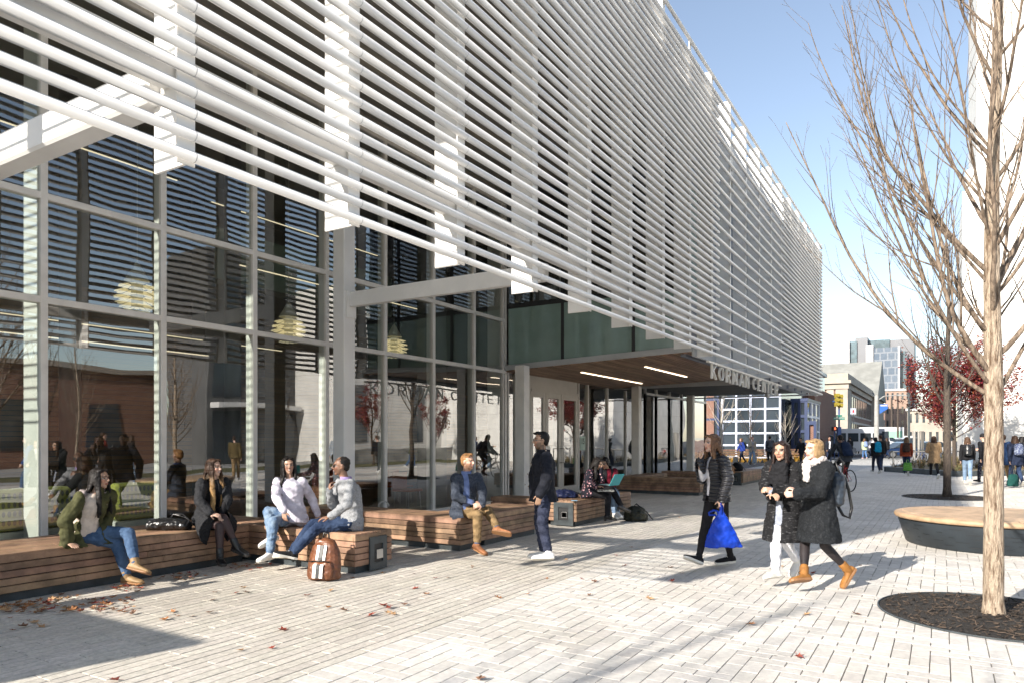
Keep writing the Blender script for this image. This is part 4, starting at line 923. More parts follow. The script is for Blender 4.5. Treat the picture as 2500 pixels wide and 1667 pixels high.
# ------------------------------------------------------------------ pendant lamps, furniture behind the glass
shade=mat('lamp_shade',(.62,.60,.52),.6); lit=mat('lamp_shade_lit',(.95,.85,.58),.6,emit=.24)
for k,(px,py,y) in enumerate(((335,705,11.0),(705,790,11.0),(962,835,11.2))):
    p=atY(px,y); d=p.dot(FW); z=1.6+(HY-py)/FPX*d; s_=1.0
    e=empty('pendant_lamp',(p.x,p.y,z),0,['nearest','middle','farthest'][k]+' white tiered pendant lamp hanging inside the lobby glass','lamp','white tiered pendant lamps in the lobby')
    m=MB(); m.cyl((p.x,p.y,z+.4),(p.x,p.y,ZS),.006,n=6); m.build('cord',shade,e)
    m=MB(); m.cyl((p.x,p.y,z+.12),(p.x,p.y,z+.42),.19,.02,n=32); m.build('top_cone',shade,e,smooth=False)
    m=MB()
    for j,(r_,dz) in enumerate(((.28,.04),(.33,-.05),(.345,-.14),(.32,-.22),(.27,-.29),(.20,-.35))):
        n=36
        for i in range(12):
            a0=i/12*2*math.pi+j*.26; a1=a0+.46
            c_=V((p.x,p.y,z+dz)); f=lambda a,q,h: c_+V((math.cos(a)*q,math.sin(a)*q,h))
            am=(a0+a1)/2
            m.add([f(a0,r_*.45,.035),f(am,r_*.45,.035),f(a1,r_*.45,.035),f(a1,r_*.95,-.01),f(am,r_,-.02),f(a0,r_*.95,-.01)],[(0,1,4,5),(1,2,3,4)])
    m.build('tiers',lit,e)
    m=MB(); m.cyl((p.x,p.y,z-.34),(p.x,p.y,z+.12),.085,n=20); m.build('core',shade,e)
def pat(name):
    m=bpy.data.materials.new(name); m.use_nodes=True; t=m.node_tree; b=t.nodes['Principled BSDF']; N=t.nodes.new; L=t.links.new
    tc=N('ShaderNodeTexCoord'); mp=N('ShaderNodeMapping'); mp.inputs['Scale'].default_value=(16,16,9); L(tc.outputs['Object'],mp.inputs[0]); vo=N('ShaderNodeTexVoronoi'); vo.inputs['Randomness'].default_value=0.05; vo.inputs['Scale'].default_value=1; L(mp.outputs[0],vo.inputs[0])
    r=N('ShaderNodeValToRGB'); r.color_ramp.interpolation='CONSTANT'; r.color_ramp.elements[0].color=(.10,.11,.06,1); r.color_ramp.elements[1].color=(.30,.31,.06,1); r.color_ramp.elements[1].position=.36; L(vo.outputs[0],r.inputs[0]); L(r.outputs[0],b.inputs['Base Color']); b.inputs['Roughness'].default_value=.9; return m
yg=pat('yellow_green_fabric'); whb=mat('white_laminate',(.6,.6,.58),.4)
for k,(x0,x1,y0_) in enumerate(((2.4,5.0,9.95),(5.6,6.35,9.95))):
    e=empty('sofa',((x0+x1)/2,y0_,0),0,['long yellow and green dotted sofa back behind the left panes','short yellow and green dotted seat behind the second pane'][k],'sofa')
    m=MB(); m.bbox(x0,x1,y0_,y0_+.22,.45,.98,.04); m.build('backrest',yg,e); m=MB(); m.bbox(x0,x1,y0_,y0_+.8,.02,.44,.02); m.build('base',whb,e)
orange=mat('orange_chair_shell',(.50,.10,.02),.4)
for k,(x,y) in enumerate(((10.3,10.6),(11.5,11.4),(12.6,10.5),(13.6,11.6))):
    e=empty('lounge_chair',(x,y,0),.5*k,['first','second','third','fourth'][k]+' from the left of the orange chairs inside the lobby','chair','orange chairs inside the lobby')
    m=MB(); m.bbox(x-.25,x+.25,y-.25,y+.25,.42,.47,.01); m.build('seat',orange,e); m=MB(); m.bbox(x-.25,x+.25,y+.21,y+.26,.47,.85,.01); m.build('backrest',orange,e)
    for a in(-.22,.22):
        for b_ in(-.22,.22): m=MB(); m.cyl((x+a,y+b_,0.02),(x+a*.9,y+b_*.9,.42),.012,n=6); m.build('leg',rim,e)
m=MB(); 
e=empty('notice_poster',(gx[0]+.3,YG-.06,1.3),0,'pale green poster with a large 15 taped beside the entrance doors','poster')
xa,xb=X(1412.5),X(1425); z1=1.6+(HY-1064)/FPX*V((xa,YG,0)).dot(FW); z0=1.6+(HY-1098)/FPX*V((xa,YG,0)).dot(FW)
m=MB(); m.box(xa,xb,YG-.055,YG-.05,z0,z1); m.build('paper',mat('poster_paper',(.42,.55,.48),.6),e)
tc=bpy.data.curves.new('t','FONT'); tc.body='15'; tc.size=.24; tc.align_x='CENTER'; tc.align_y='CENTER'; tc.extrude=.002
to=bpy.data.objects.new('number',tc); COL.objects.link(to); dgp=bpy.context.evaluated_depsgraph_get(); me=bpy.data.meshes.new_from_object(to.evaluated_get(dgp)); bpy.data.objects.remove(to)
me.transform(Matrix.Translation(V(((xa+xb)/2,YG-.06,(z0+z1)/2+.05)))@Matrix(((1,0,0,0),(0,0,-1,0),(0,1,0,0),(0,0,0,1)))); me.materials.append(M['blackline']); link(bpy.data.objects.new('number',me),e)
# ------------------------------------------------------------------ fallen leaves
lm_=mat('fallen_leaf',(.36,.13,.04),.75,rnd=.45,hv=.03)
rg=random.Random(12)
def leafmesh(k):
    rg=random.Random(k); n=5; pts=[]
    for i in range(n*2+1):
        a=math.pi*(-.8+1.6*i/(n*2)); q=(1. if i%2==0 else .45)*rg.uniform(.8,1.1); pts.append((math.sin(a)*q*.05,math.cos(a)*q*.05))
    c=rg.uniform(.15,.5); vs=[(0,-.02,.006)]+[(x,y,.004+abs(x)*c+rg.uniform(0,.012)) for x,y in pts]; fs=[(0,i,i+1) for i in range(1,len(pts))]
    fs.append((0,len(vs),len(vs)+1)); vs+=[(.004,-.06,.012),(-.004,-.06,.012)]
    return vs,fs
LV=[leafmesh(k) for k in range(8)]
lv_me=[]
for k,(vs,fs) in enumerate(LV):
    for j,col in enumerate(((.33,.14,.05),(.26,.05,.028),(.40,.24,.12),(.18,.09,.05))):
        me=bpy.data.meshes.new('fallen_leaf'); me.from_pydata(vs,[],fs); me.materials.append(bpy.data.materials.get('fallen_leaf_%d'%j) or mat('fallen_leaf_%d'%j,col,.75,var=.25,vs=60)); lv_me.append(me)
pts=[]
for (px,py) in ((239,1485),(250,1488),(280,1490),(322,1466),(420,1495),(432,1503),(470,1505),(512,1497),(404,1513),(592,1435),(600,1447),(525,1447),(577,1449),(303,1468),(263,1475),(750,1455),(808,1442),(860,1410),(935,1398),(1062,1412),(1010,1402),(1095,1410),(1152,1383),(800,1482),(936,1478),(950,1484),(986,1478),(948,1497),(960,1500),(1040,1452),(1215,1459),(1287,1452),(690,1540),(664,1583),(586,1590),(279,1663),(1175,1660),(1335,1412),(1420,1413),(1450,1421),(1490,1413),(1503,1356),(1525,1380),(1440,1453),(1585,1462),(1637,1385),(1665,1400),(1537,1363),(1640,1420),(1970,1500),(2090,1500),(1833,1526),(1950,1605),(2100,1380),(2170,1272),(1910,1382),(1985,1400),(1790,1312),(1745,1310),(1400,1345),(1320,1345),(1402,1322),(1100,1320),(1230,1290),(70,1515),(85,1520),(30,1540),(55,1532),(100,1530),(40,1470),(15,1480),(24,1510),(140,1460),(150,1452),(190,1455),(250,1462)): pts.append((px,py,.05))
for _ in range(100): pts.append((rg.uniform(0,330),rg.uniform(1462,1500)-0,.03))
for _ in range(34): pts.append((rg.gauss(430,40),rg.gauss(1408,5),.03)); 
for _ in range(18): pts.append((rg.gauss(310,22),rg.gauss(1440,5),.04))
for _ in range(26): pts.append((rg.gauss(600,35),rg.gauss(1382,5),.03))
for _ in range(22): pts.append((rg.uniform(300,2450),rg.uniform(1200,1560),.0))
cnt=0
for (px,py,zz_) in pts:
    d=gd(py); p=at(px,py,d); 
    if p.y>7.75 and p.x<6.9: p.y=rg.uniform(7.3,7.74)
    me=lv_me[rg.randrange(len(lv_me))]; o=bpy.data.objects.new('fallen_leaf',me); COL.objects.link(o)
    s_=rg.uniform(.55,1.15)*(.8 if d>8 else 1); o.scale=(s_,s_,s_); o.location=(p.x,p.y,rg.uniform(.0,.008)+(rg.uniform(0,zz_) if zz_<.045 else 0)*.6); o.rotation_euler=(rg.uniform(-.25,.25),rg.uniform(-.25,.25),rg.uniform(0,6.28))
    q_=lv_me.index(me)%4; tag(o,['curled orange brown leaf among those fallen on the paving','small dark red leaf among those fallen on the paving','pale tan crumpled leaf among those fallen on the paving','dark brown shrivelled leaf among those fallen on the paving'][q_],'leaf',['orange brown','dark red','pale tan','dark brown'][q_]+' fallen leaves on the paving'); cnt+=1
#@@PEOPLE
# ------------------------------------------------------------------ people
def remesh(m,vox,sm=3,fac=.5,name='m'):
    me=m.mesh(name); o=bpy.data.objects.new('tmp',me); COL.objects.link(o)
    r=o.modifiers.new('r','REMESH'); r.mode='VOXEL'; r.voxel_size=vox; r.adaptivity=0
    if sm: s=o.modifiers.new('s','SMOOTH'); s.factor=fac; s.iterations=sm
    dg_=bpy.context.evaluated_depsgraph_get(); out=bpy.data.meshes.new_from_object(o.evaluated_get(dg_)); bpy.data.objects.remove(o); bpy.data.meshes.remove(me)
    out.name=name; return out
def vcos(me):
    a=np.empty(len(me.vertices)*3,dtype=np.float32); me.vertices.foreach_get('co',a); return a.reshape(-1,3)
def fold(me,amp,fr,seed=0,dirs=None):
    co_=vcos(me); n=np.empty(len(co_)*3,dtype=np.float32); me.vertices.foreach_get('normal',n); n=n.reshape(-1,3); off=V((seed*3.1,seed*1.7,seed*.9))
    d=np.array([noise.noise(V((float(c[0])*fr,float(c[1])*fr,float(c[2])*fr*1.5))+off)+.5*noise.noise(V((float(c[0])*fr*2.3,float(c[1])*fr*2.3,float(c[2])*fr*3))+off) for c in co_],dtype=np.float32)
    # creases: sharpen one sign
    d=np.where(d>0,d,-np.abs(d)**.7*1.0)*amp
    co_=co_+n*d[:,None]; me.vertices.foreach_set('co',co_.ravel()); me.update()
def put(me,name,mt,par,smooth=True):
    me.polygons.foreach_set('use_smooth',[smooth]*len(me.polygons))
    for m_ in (mt if isinstance(mt,(list,tuple)) else [mt]): me.materials.append(m_)
    return link(bpy.data.objects.new(name,me),par)
def skinmat():
    m=bpy.data.materials.new('skin'); m.use_nodes=True; t=m.node_tree; b=t.nodes['Principled BSDF']; N=t.nodes.new; L=t.links.new
    a=N('ShaderNodeAttribute'); a.attribute_name='Col'; L(a.outputs['Color'],b.inputs['Base Color']); b.inputs['Roughness'].default_value=.5; b.inputs['Subsurface Weight'].default_value=.08; b.inputs['Subsurface Radius'].default_value=(.01,.004,.002); return m
SK=skinmat()
def hairmat():
    m=bpy.data.materials.new('hair'); m.use_nodes=True; t=m.node_tree; b=t.nodes['Principled BSDF']; N=t.nodes.new; L=t.links.new
    a=N('ShaderNodeAttribute'); a.attribute_name='Col'; tc=N('ShaderNodeTexCoord'); mp=N('ShaderNodeMapping'); mp.inputs['Scale'].default_value=(120,120,7); L(tc.outputs['Object'],mp.inputs[0]); n=N('ShaderNodeTexNoise'); n.inputs['Scale'].default_value=1.6; n.inputs['Detail'].default_value=4; L(mp.outputs[0],n.inputs[0])
    mx=N('ShaderNodeMix'); mx.data_type='RGBA'; mx.blend_type='MULTIPLY'; mx.inputs[0].default_value=.75; r=N('ShaderNodeValToRGB'); r.color_ramp.elements[0].color=(.35,.35,.35,1); r.color_ramp.elements[1].color=(1.5,1.5,1.5,1); r.color_ramp.elements[0].position=.35; r.color_ramp.elements[1].position=.68; L(n.outputs[0],r.inputs[0]); L(a.outputs['Color'],mx.inputs[6]); L(r.outputs[0],mx.inputs[7]); L(mx.outputs[2],b.inputs['Base Color'])
    bp=N('ShaderNodeBump'); bp.inputs['Strength'].default_value=.7; bp.inputs['Distance'].default_value=.004; L(n.outputs[0],bp.inputs['Height']); L(bp.outputs[0],b.inputs['Normal']); b.inputs['Roughness'].default_value=.55; b.inputs['Specular IOR Level'].default_value=.28; return m
HM=hairmat()
_cm={}
def cloth(name,col,**k):
    key=(name,tuple(col),tuple(sorted((a,str(b)) for a,b in k.items())))
    if key not in _cm:
        d=dict(rough=.85,var=.12,vs=14,bump=.35,bs=220,dist=.0015,spec=.25); d.update(k); kk=.74; col=tuple(x*kk for x in col)
        if 'col2' in d: d['col2']=tuple(x*kk for x in d['col2'])
        _cm[key]=mat(name,col,**d)
    return _cm[key]
def capsule(m,a,b,ra,rb,n=12):
    m.cyl(a,b,ra,rb,n=n,r=.5); m.ball(a,ra,n=n,r=.5); m.ball(b,rb,n=n,r=.5)
def chain(m,pts,rs,n=12):
    for i in range(len(pts)-1): capsule(m,pts[i],pts[i+1],rs[i],rs[i+1],n)
TF=[(-.14,.142,.10),(0,.165,.118),(.18,.155,.112),(.38,.126,.095),(.58,.136,.108),(.72,.148,.118),(.86,.155,.100),(.95,.125,.075),(1.02,.058,.055)]
TM=[(-.14,.14,.10),(0,.155,.112),(.18,.150,.112),(.38,.145,.108),(.58,.158,.118),(.74,.172,.122),(.87,.178,.105),(.95,.14,.082),(1.02,.064,.062)]
def torso(m,J,S,male,ext=0.,t0=-.14,t1=1.02,n=20):
    P,N_=J['pel'],J['neck']; T=TM if male else TF; secs=[]; t1=min(t1,1.02)
    mid=(P+N_)/2-J['fT']*J.get('slouch',0.)
    for t,w_,d_ in T:
        if t<t0-1e-6 or t>t1+1e-6: continue
        q=max(0,min(1,t)); c=P*(1-q)**2+mid*2*q*(1-q)+N_*q*q
        if t<0: c=c+(P-N_).normalized()*(-t)*.5*S*.9
        if t>1: c=c+(N_-P).normalized()*(t-1)*.5*S
        l=(J['lH']*(1-q)+J['lT']*q).normalized(); u=(N_-P).normalized(); f=l.cross(u).normalized()
        secs.append((c+f*.012*math.sin(q*math.pi)*0,l*((w_*S+ext)),f*((d_*S+ext))))
    m.ell(secs,n,r=.5)
def hand(m,w_,hd,pn,side,curl,S,k=1.):
    hd=hd.normalized(); pn=(pn-hd*pn.dot(hd)).normalized(); x=hd.cross(pn).normalized()*side   # x towards the thumb
    m.ell([(w_+hd*(q*S),x*(a*S),pn*(b*S)) for q,a,b in ((-.01,.024,.018),(.02,.033,.016),(.055,.039,.014),(.088,.037,.011),(.094,.03,.007))],10,r=.5)
    for i,(u,l) in enumerate(((.028,.068),(.0095,.076),(-.0095,.071),(-.027,.056))):
        b=w_+hd*(.086*S)+x*(u*S); d=(hd+x*u*1.6).normalized(); c=curl*(1+.12*i); pts=[b]
        for s_,f in enumerate((.42,.33,.25)):
            a=c*(.7+.5*s_); d=(d*math.cos(a)-pn*math.sin(a)).normalized(); pts.append(pts[-1]+d*l*f*S)
        m.tube(pts,[.0092*S*k,.0088*S*k,.0078*S*k,.0062*S*k],7,r=.5)
    b=w_+hd*(.025*S)+x*(.028*S); d=(hd*.62+x*.72-pn*(.15+curl*.4)).normalized(); d2=(hd*.85+x*.35-pn*(.15+curl*.5)).normalized()
    m.tube([b,b+d*.034*S,b+d*.034*S+d2*.042*S],[.0125*S,.011*S,.008*S],7,r=.5)
def headaxes(f,tilt,roll=0.):
    l=UP.cross(f).normalized(); f2=(l.cross(UP)).normalized(); f2=(f2*math.cos(tilt)-UP*math.sin(tilt)).normalized(); u=f2.cross(l).normalized()
    if roll: l2=(l*math.cos(roll)+u*math.sin(roll)); u=(u*math.cos(roll)-l*math.sin(roll)); l=l2
    return l.normalized(),f2,u.normalized()
def head_geo(m,c,l,f,u,S,male):
    g=lambda x,y,z: c+l*(x*S)+f*(y*S)+u*(z*S); A=(l,f,u); j=1.08 if male else 1.
    m.ball(g(0,-.012,.032),.074*S,.091*S,.084*S,16,A); m.ball(g(0,.018,-.022),.060*S*j,.070*S,.080*S,14,A); m.ball(g(0,.058,-.088),.024*S*j,.022*S,.020*S,10,A)
    m.ball(g(0,.03,-.066),.050*S*j,.046*S,.036*S,12,A); m.ball(g(.034,.062,-.018),.024*S,.020*S,.024*S,8,A); m.ball(g(-.034,.062,-.018),.024*S,.020*S,.024*S,8,A)
    m.ball(g(0,.076,.030),.048*S,.014*S,.014*S,10,A); m.tube([g(0,.084,.020),g(0,.100,-.006),g(0,.109,-.024)],[.0075*S,.010*S,.0125*S],8,r=.5); m.ball(g(0,.094,-.026),.018*S,.012*S,.009*S,8,A)
    m.ball(g(0,.084,-.050),.023*S,.011*S,.006*S,8,A); m.ball(g(0,.082,-.060),.020*S,.011*S,.007*S,8,A)
    for s_ in(-1,1): m.ball(g(.073*s_,-.008,-.002),.009*S,.018*S,.030*S,8,A)
def paint_body(me,c,l,f,u,S,o):
    co_=vcos(me); d=(co_-np.array(c))/S; x=d@np.array(l);y=d@np.array(f);z=d@np.array(u); sk=np.array(o['skin']); n=len(co_)
    col=np.tile(np.append(sk,1.),(n,1)).astype(np.float32); hc=np.array(o['hair'][1])
    hm=(np.abs(x)<.1)&(np.abs(y)<.13)&(np.abs(z)<.14)
    ck=hm&(y>.04)&(np.abs(np.abs(x)-.038)<.02)&(np.abs(z+.024)<.02); col[ck,:3]=sk*np.array([1.12,.92,.88])
    so_=hm&(y>.05)&(np.abs(np.abs(x)-.031)<.021)&(np.abs(z-.010)<.011); col[so_,:3]=sk*.86
    ey=hm&(y>.05)&(np.abs(np.abs(x)-.031)<.0135)&(np.abs(z-.009)<.0052); col[ey,:3]=(.42,.40,.38)
    ir=ey&(np.abs(np.abs(x)-.031)<.0062); col[ir,:3]=(.02,.013,.01)
    li=hm&(y>.05)&(np.abs(np.abs(x)-.031)<.0145)&(np.abs(z-.0150)<.0022); col[li,:3]=(.03,.02,.02)
    br=hm&(y>.05)&(np.abs(np.abs(x)-.031)<.02)&(np.abs(z-.031+.0*x)<.0045); col[br,:3]=hc*.6
    lp=hm&(y>.07)&(np.abs(x)<.024)&(np.abs(z+.055)<.0105); col[lp,:3]=sk*np.array(o.get('lip',(.80,.48,.46)))
    if o.get('smile'): sm_=hm&(y>.07)&(np.abs(x)<.019)&(np.abs(z+.054)<.0045); col[sm_,:3]=(.62,.60,.56)
    else: sm_=hm&(y>.07)&(np.abs(x)<.02)&(np.abs(z+.054)<.0018); col[sm_,:3]=sk*.35
    if o.get('beard'):
        b=hm&(z<-.018)&((y>.01)|(z<-.05))&(y>-.03)&~lp&~((np.abs(x)<.03)&(z>-.036))&~((z>-.045)&(np.abs(x)<.055)&(z>-.03-.0)); k=o['beard'][1]; col[b,:3]=sk*(1-k)+np.array(o['beard'][0])*k
    a=me.color_attributes.new('Col','FLOAT_COLOR','POINT'); a.data.foreach_set('color',col.ravel())
def vcolor(me,fn):
    co_=vcos(me); col=np.ones((len(co_),4),dtype=np.float32); col[:,:3]=fn(co_); a=me.color_attributes.new('Col','FLOAT_COLOR','POINT'); a.data.foreach_set('color',col.ravel())
def hair(e,J,S,o,vox,rg):
    st,colr=o['hair'][0],o['hair'][1]; tip=o['hair'][2] if len(o['hair'])>2 else colr; L_=o['hair'][3] if len(o['hair'])>3 else .3
    c,(l,f,u)=J['head'],J['hax']; g=lambda x,y,z: c+l*(x*S)+f*(y*S)+u*(z*S); A=(l,f,u); m=MB(); STR=[]
    if st in('short','crop'):
        k=1. if st=='short' else .955
        m.ball(g(0,-.027,.044),.080*S*k,.090*S*k,.082*S*k,16,A); m.ball(g(0,-.05,.0),.070*S*k,.058*S*k,.07*S*k,12,A)
        if st=='short':
            for q in range(16): m.ball(g(rg.uniform(-.055,.055),rg.uniform(-.03,.075),.098+rg.uniform(-.02,.012)),.022*S,.024*S,.017*S,6,A)
    elif st=='beanie':
        m.ball(g(0,-.012,.052),.088*S,.102*S,.088*S,16,A); m.ball(g(0,-.012,.02),.087*S,.1*S,.03*S,14,A)
    else:
        m.ball(g(0,-.032,.042),.083*S,.094*S,.086*S,16,A); m.ball(g(0,-.055,-.01),.074*S,.062*S,.085*S,12,A)
        for s_ in(-1,1): m.ball(g(.036*s_,.028,.092),.040*S,.050*S,.022*S,8,A)
        for s_ in(-1,1): m.ball(g(.068*s_,-.002,.022),.018*S,.052*S,.062*S,8,A); 
        nl=0 if st=='bun' else o.get('locks',22)*(2 if vox<.01 else 1); part=o.get('front',.35)
        for q in range(nl):
            s_=1 if q%2 else -1; t=(q//2+rg.uniform(-.3,.3))/(nl/2-1+1e-6); t=min(1,max(0,t)); fr=t<part*.8; a=R(50)+t*R(128)
            x=math.sin(a)*.082*s_; y=math.cos(a)*.088-.018; z=.035-.01*t
            ln=L_*rg.uniform(.80,1.06); fy=(.055-.05*t/max(part,.05) if fr else -.035-.075*t); fx=(.088 if fr else .105*math.cos((t-part*.5)*1.45))*s_
            p0=g(x*.93,y*.93,z+.045); p1=g(x*1.10,y*1.05,z-.055); base=g(fx,fy,-.12)
            dn=-UP*.74-u*.26; pts=[p0,p1,base]; k=int(max(2,ln/.05))
            for i in range(k):
                pts.append(pts[-1]+dn*(ln/k)*S+(J['fT']*(.012 if fr else -.010)*(1 if i<2 else .0))+V((rg.gauss(0,.003),rg.gauss(0,.003),0)))
            wr=o.get('wave',.005); ph=rg.uniform(0,.8); pts=[p+l*(math.sin(i*1.2+ph+s_)*wr if i>1 else 0)+V(o.get('blow',(0,0,0)))*(max(0,i-1)/k)**1.5 for i,p in enumerate(pts)]
            rr=[.013*S,.016*S]+[.0165*S*(1-.70*(i/k)**1.6) for i in range(k+1)]
            m.tube(pts,rr,7,r=.5)
            if vox<.01: STR.append([p+V((rg.gauss(0,.008),rg.gauss(0,.008),0))+l*s_*.006 for p in pts])
    if st=='bun' and not o.get('bob'): m.ball(g(0,-.12,.03),.035*S,n=10)
    if o.get('bob'):
        m.ball(g(0,-.055,-.045),.085*S,.075*S,.075*S,14,A)
        for s_ in(-1,1):
            m.ball(g(.066*s_,-.01,-.02),.022*S,.058*S,.085*S,10,A)
    me=remesh(m,vox,1 if vox<.01 else 0,.4,'hair'); fold(me,.004 if vox<.01 else .003,28,1)
    top=c.z; ct=np.array(colr); tt=np.array(tip)
    def cf(co_):
        k=np.clip((top-.08-co_[:,2])/(max(.08,L_*.8)),0,1)[:,None]; return ct*(1-k)+tt*k
    vcolor(me,cf); 
    for pts in STR: pass
    h_=put(me,'hair' if st!='beanie' else 'hat',HM if st!='beanie' else cloth('knit_hat',colr),e)
    if STR:
        m=MB()
        for pts in STR: m.tube(pts,[.0016]*len(pts),3,r=.5,caps=False)
        me=m.mesh('loose_strands'); vcolor(me,cf); put(me,'loose_strands',HM,h_)
    return h_
def shoe(e,an,fd,shin,S,style,cols,vox):
    fd=fd.normalized(); lat=fd.cross(-shin).normalized(); un=lat.cross(fd).normalized()
    if un.dot(-shin)<0: un=-un
    b=an-un*(.075*S); m=MB(); w_=.041*S
    secs=[(-.066,.022,.040,.0),(-.054,.034,.066,.0),(-.015,.038,.074,.0),(.035,.038,.072,.0),(.08,.042,.056,.0),(.13,.046,.044,.0),(.175,.042,.036,.0),(.20,.032,.028,.0),(.213,.016,.018,.002)]
    m.ell([(b+fd*(q*S)+un*((h/2+.014+z)*S),lat*(a*S+.002),un*(h/2*S+.004)) for q,a,h,z in secs],14,r=.5)
    if style in('boot','ankle'): capsule(m,an+un*.0,an-shin*((.09 if style=='boot' else .055)*S),.047*S,.050*S)
    else: capsule(m,b+un*.05*S,an-shin*((.03 if style=='sneaker' else .0)*S),.045*S,.043*S)
    if style=='boot' and vox<.01:
        for k in range(5): capsule(m,an+fd*(.058-.004*k)*S+un*(-.03+.018*k)*S-lat*.022*S,an+fd*(.058-.004*k)*S+un*(-.03+.018*k)*S+lat*.022*S,.0045,.0045,6)
    me=remesh(m,max(vox,.005),2,.5,'shoe'); o=put(me,'shoe',cols[0],e)
    m=MB(); hz=.026 if style in('sneaker','boot') else .014
    m.ell([(b+fd*(q*S)+un*(zz),lat*(a*S),fd*0+lat.cross(fd)*0+fd*.0001) for q,a,zz in ()],8) if 0 else None
    out=[(-.066,.018),(-.058,.032),(-.02,.039),(.05,.038),(.10,.044),(.15,.047),(.19,.040),(.212,.022)]
    pl=[b+fd*(q*S)+lat*(a*S) for q,a in out]+[b+fd*(q*S)-lat*(a*S) for q,a in out[::-1]]
    if style=='heel':
        m.rings([[p+un*.008 for p in pl],[p+un*.02 for p in pl]],r=.5); m.obox(b-fd*.035*S-un*.012,fd,lat,un,.024*S,.024*S,.022,r=.5)
    else: m.rings([[p+(b+fd*.07*S-p)*.05 for p in pl],[p+un*.005-(b+fd*.07*S-p)*.02 for p in pl],[p+un*hz-(b+fd*.07*S-p)*.015 for p in pl],[p+un*(hz+.003)+(b+fd*.07*S-p)*.06 for p in pl]],r=.5)
    if vox<.01 and style in('sneaker','boot'):
        k2=MB()
        for k in range(6 if style=='boot' else 4):
            q=.055+.018*k if style!='boot' else .05+.014*k; zt_=(.084-.011*k if style!='boot' else .115-.017*k); cc=b+fd*(q*S)+un*(zt_*S); k2.tube([cc-lat*.020*S-un*.006,cc+un*.003,cc+lat*.020*S-un*.006],.0028,5)
        k2.build('laces',M['white'] if style=='sneaker' else M['dkmetal'],o)
    m.build('sole',cols[1],o)
    return o
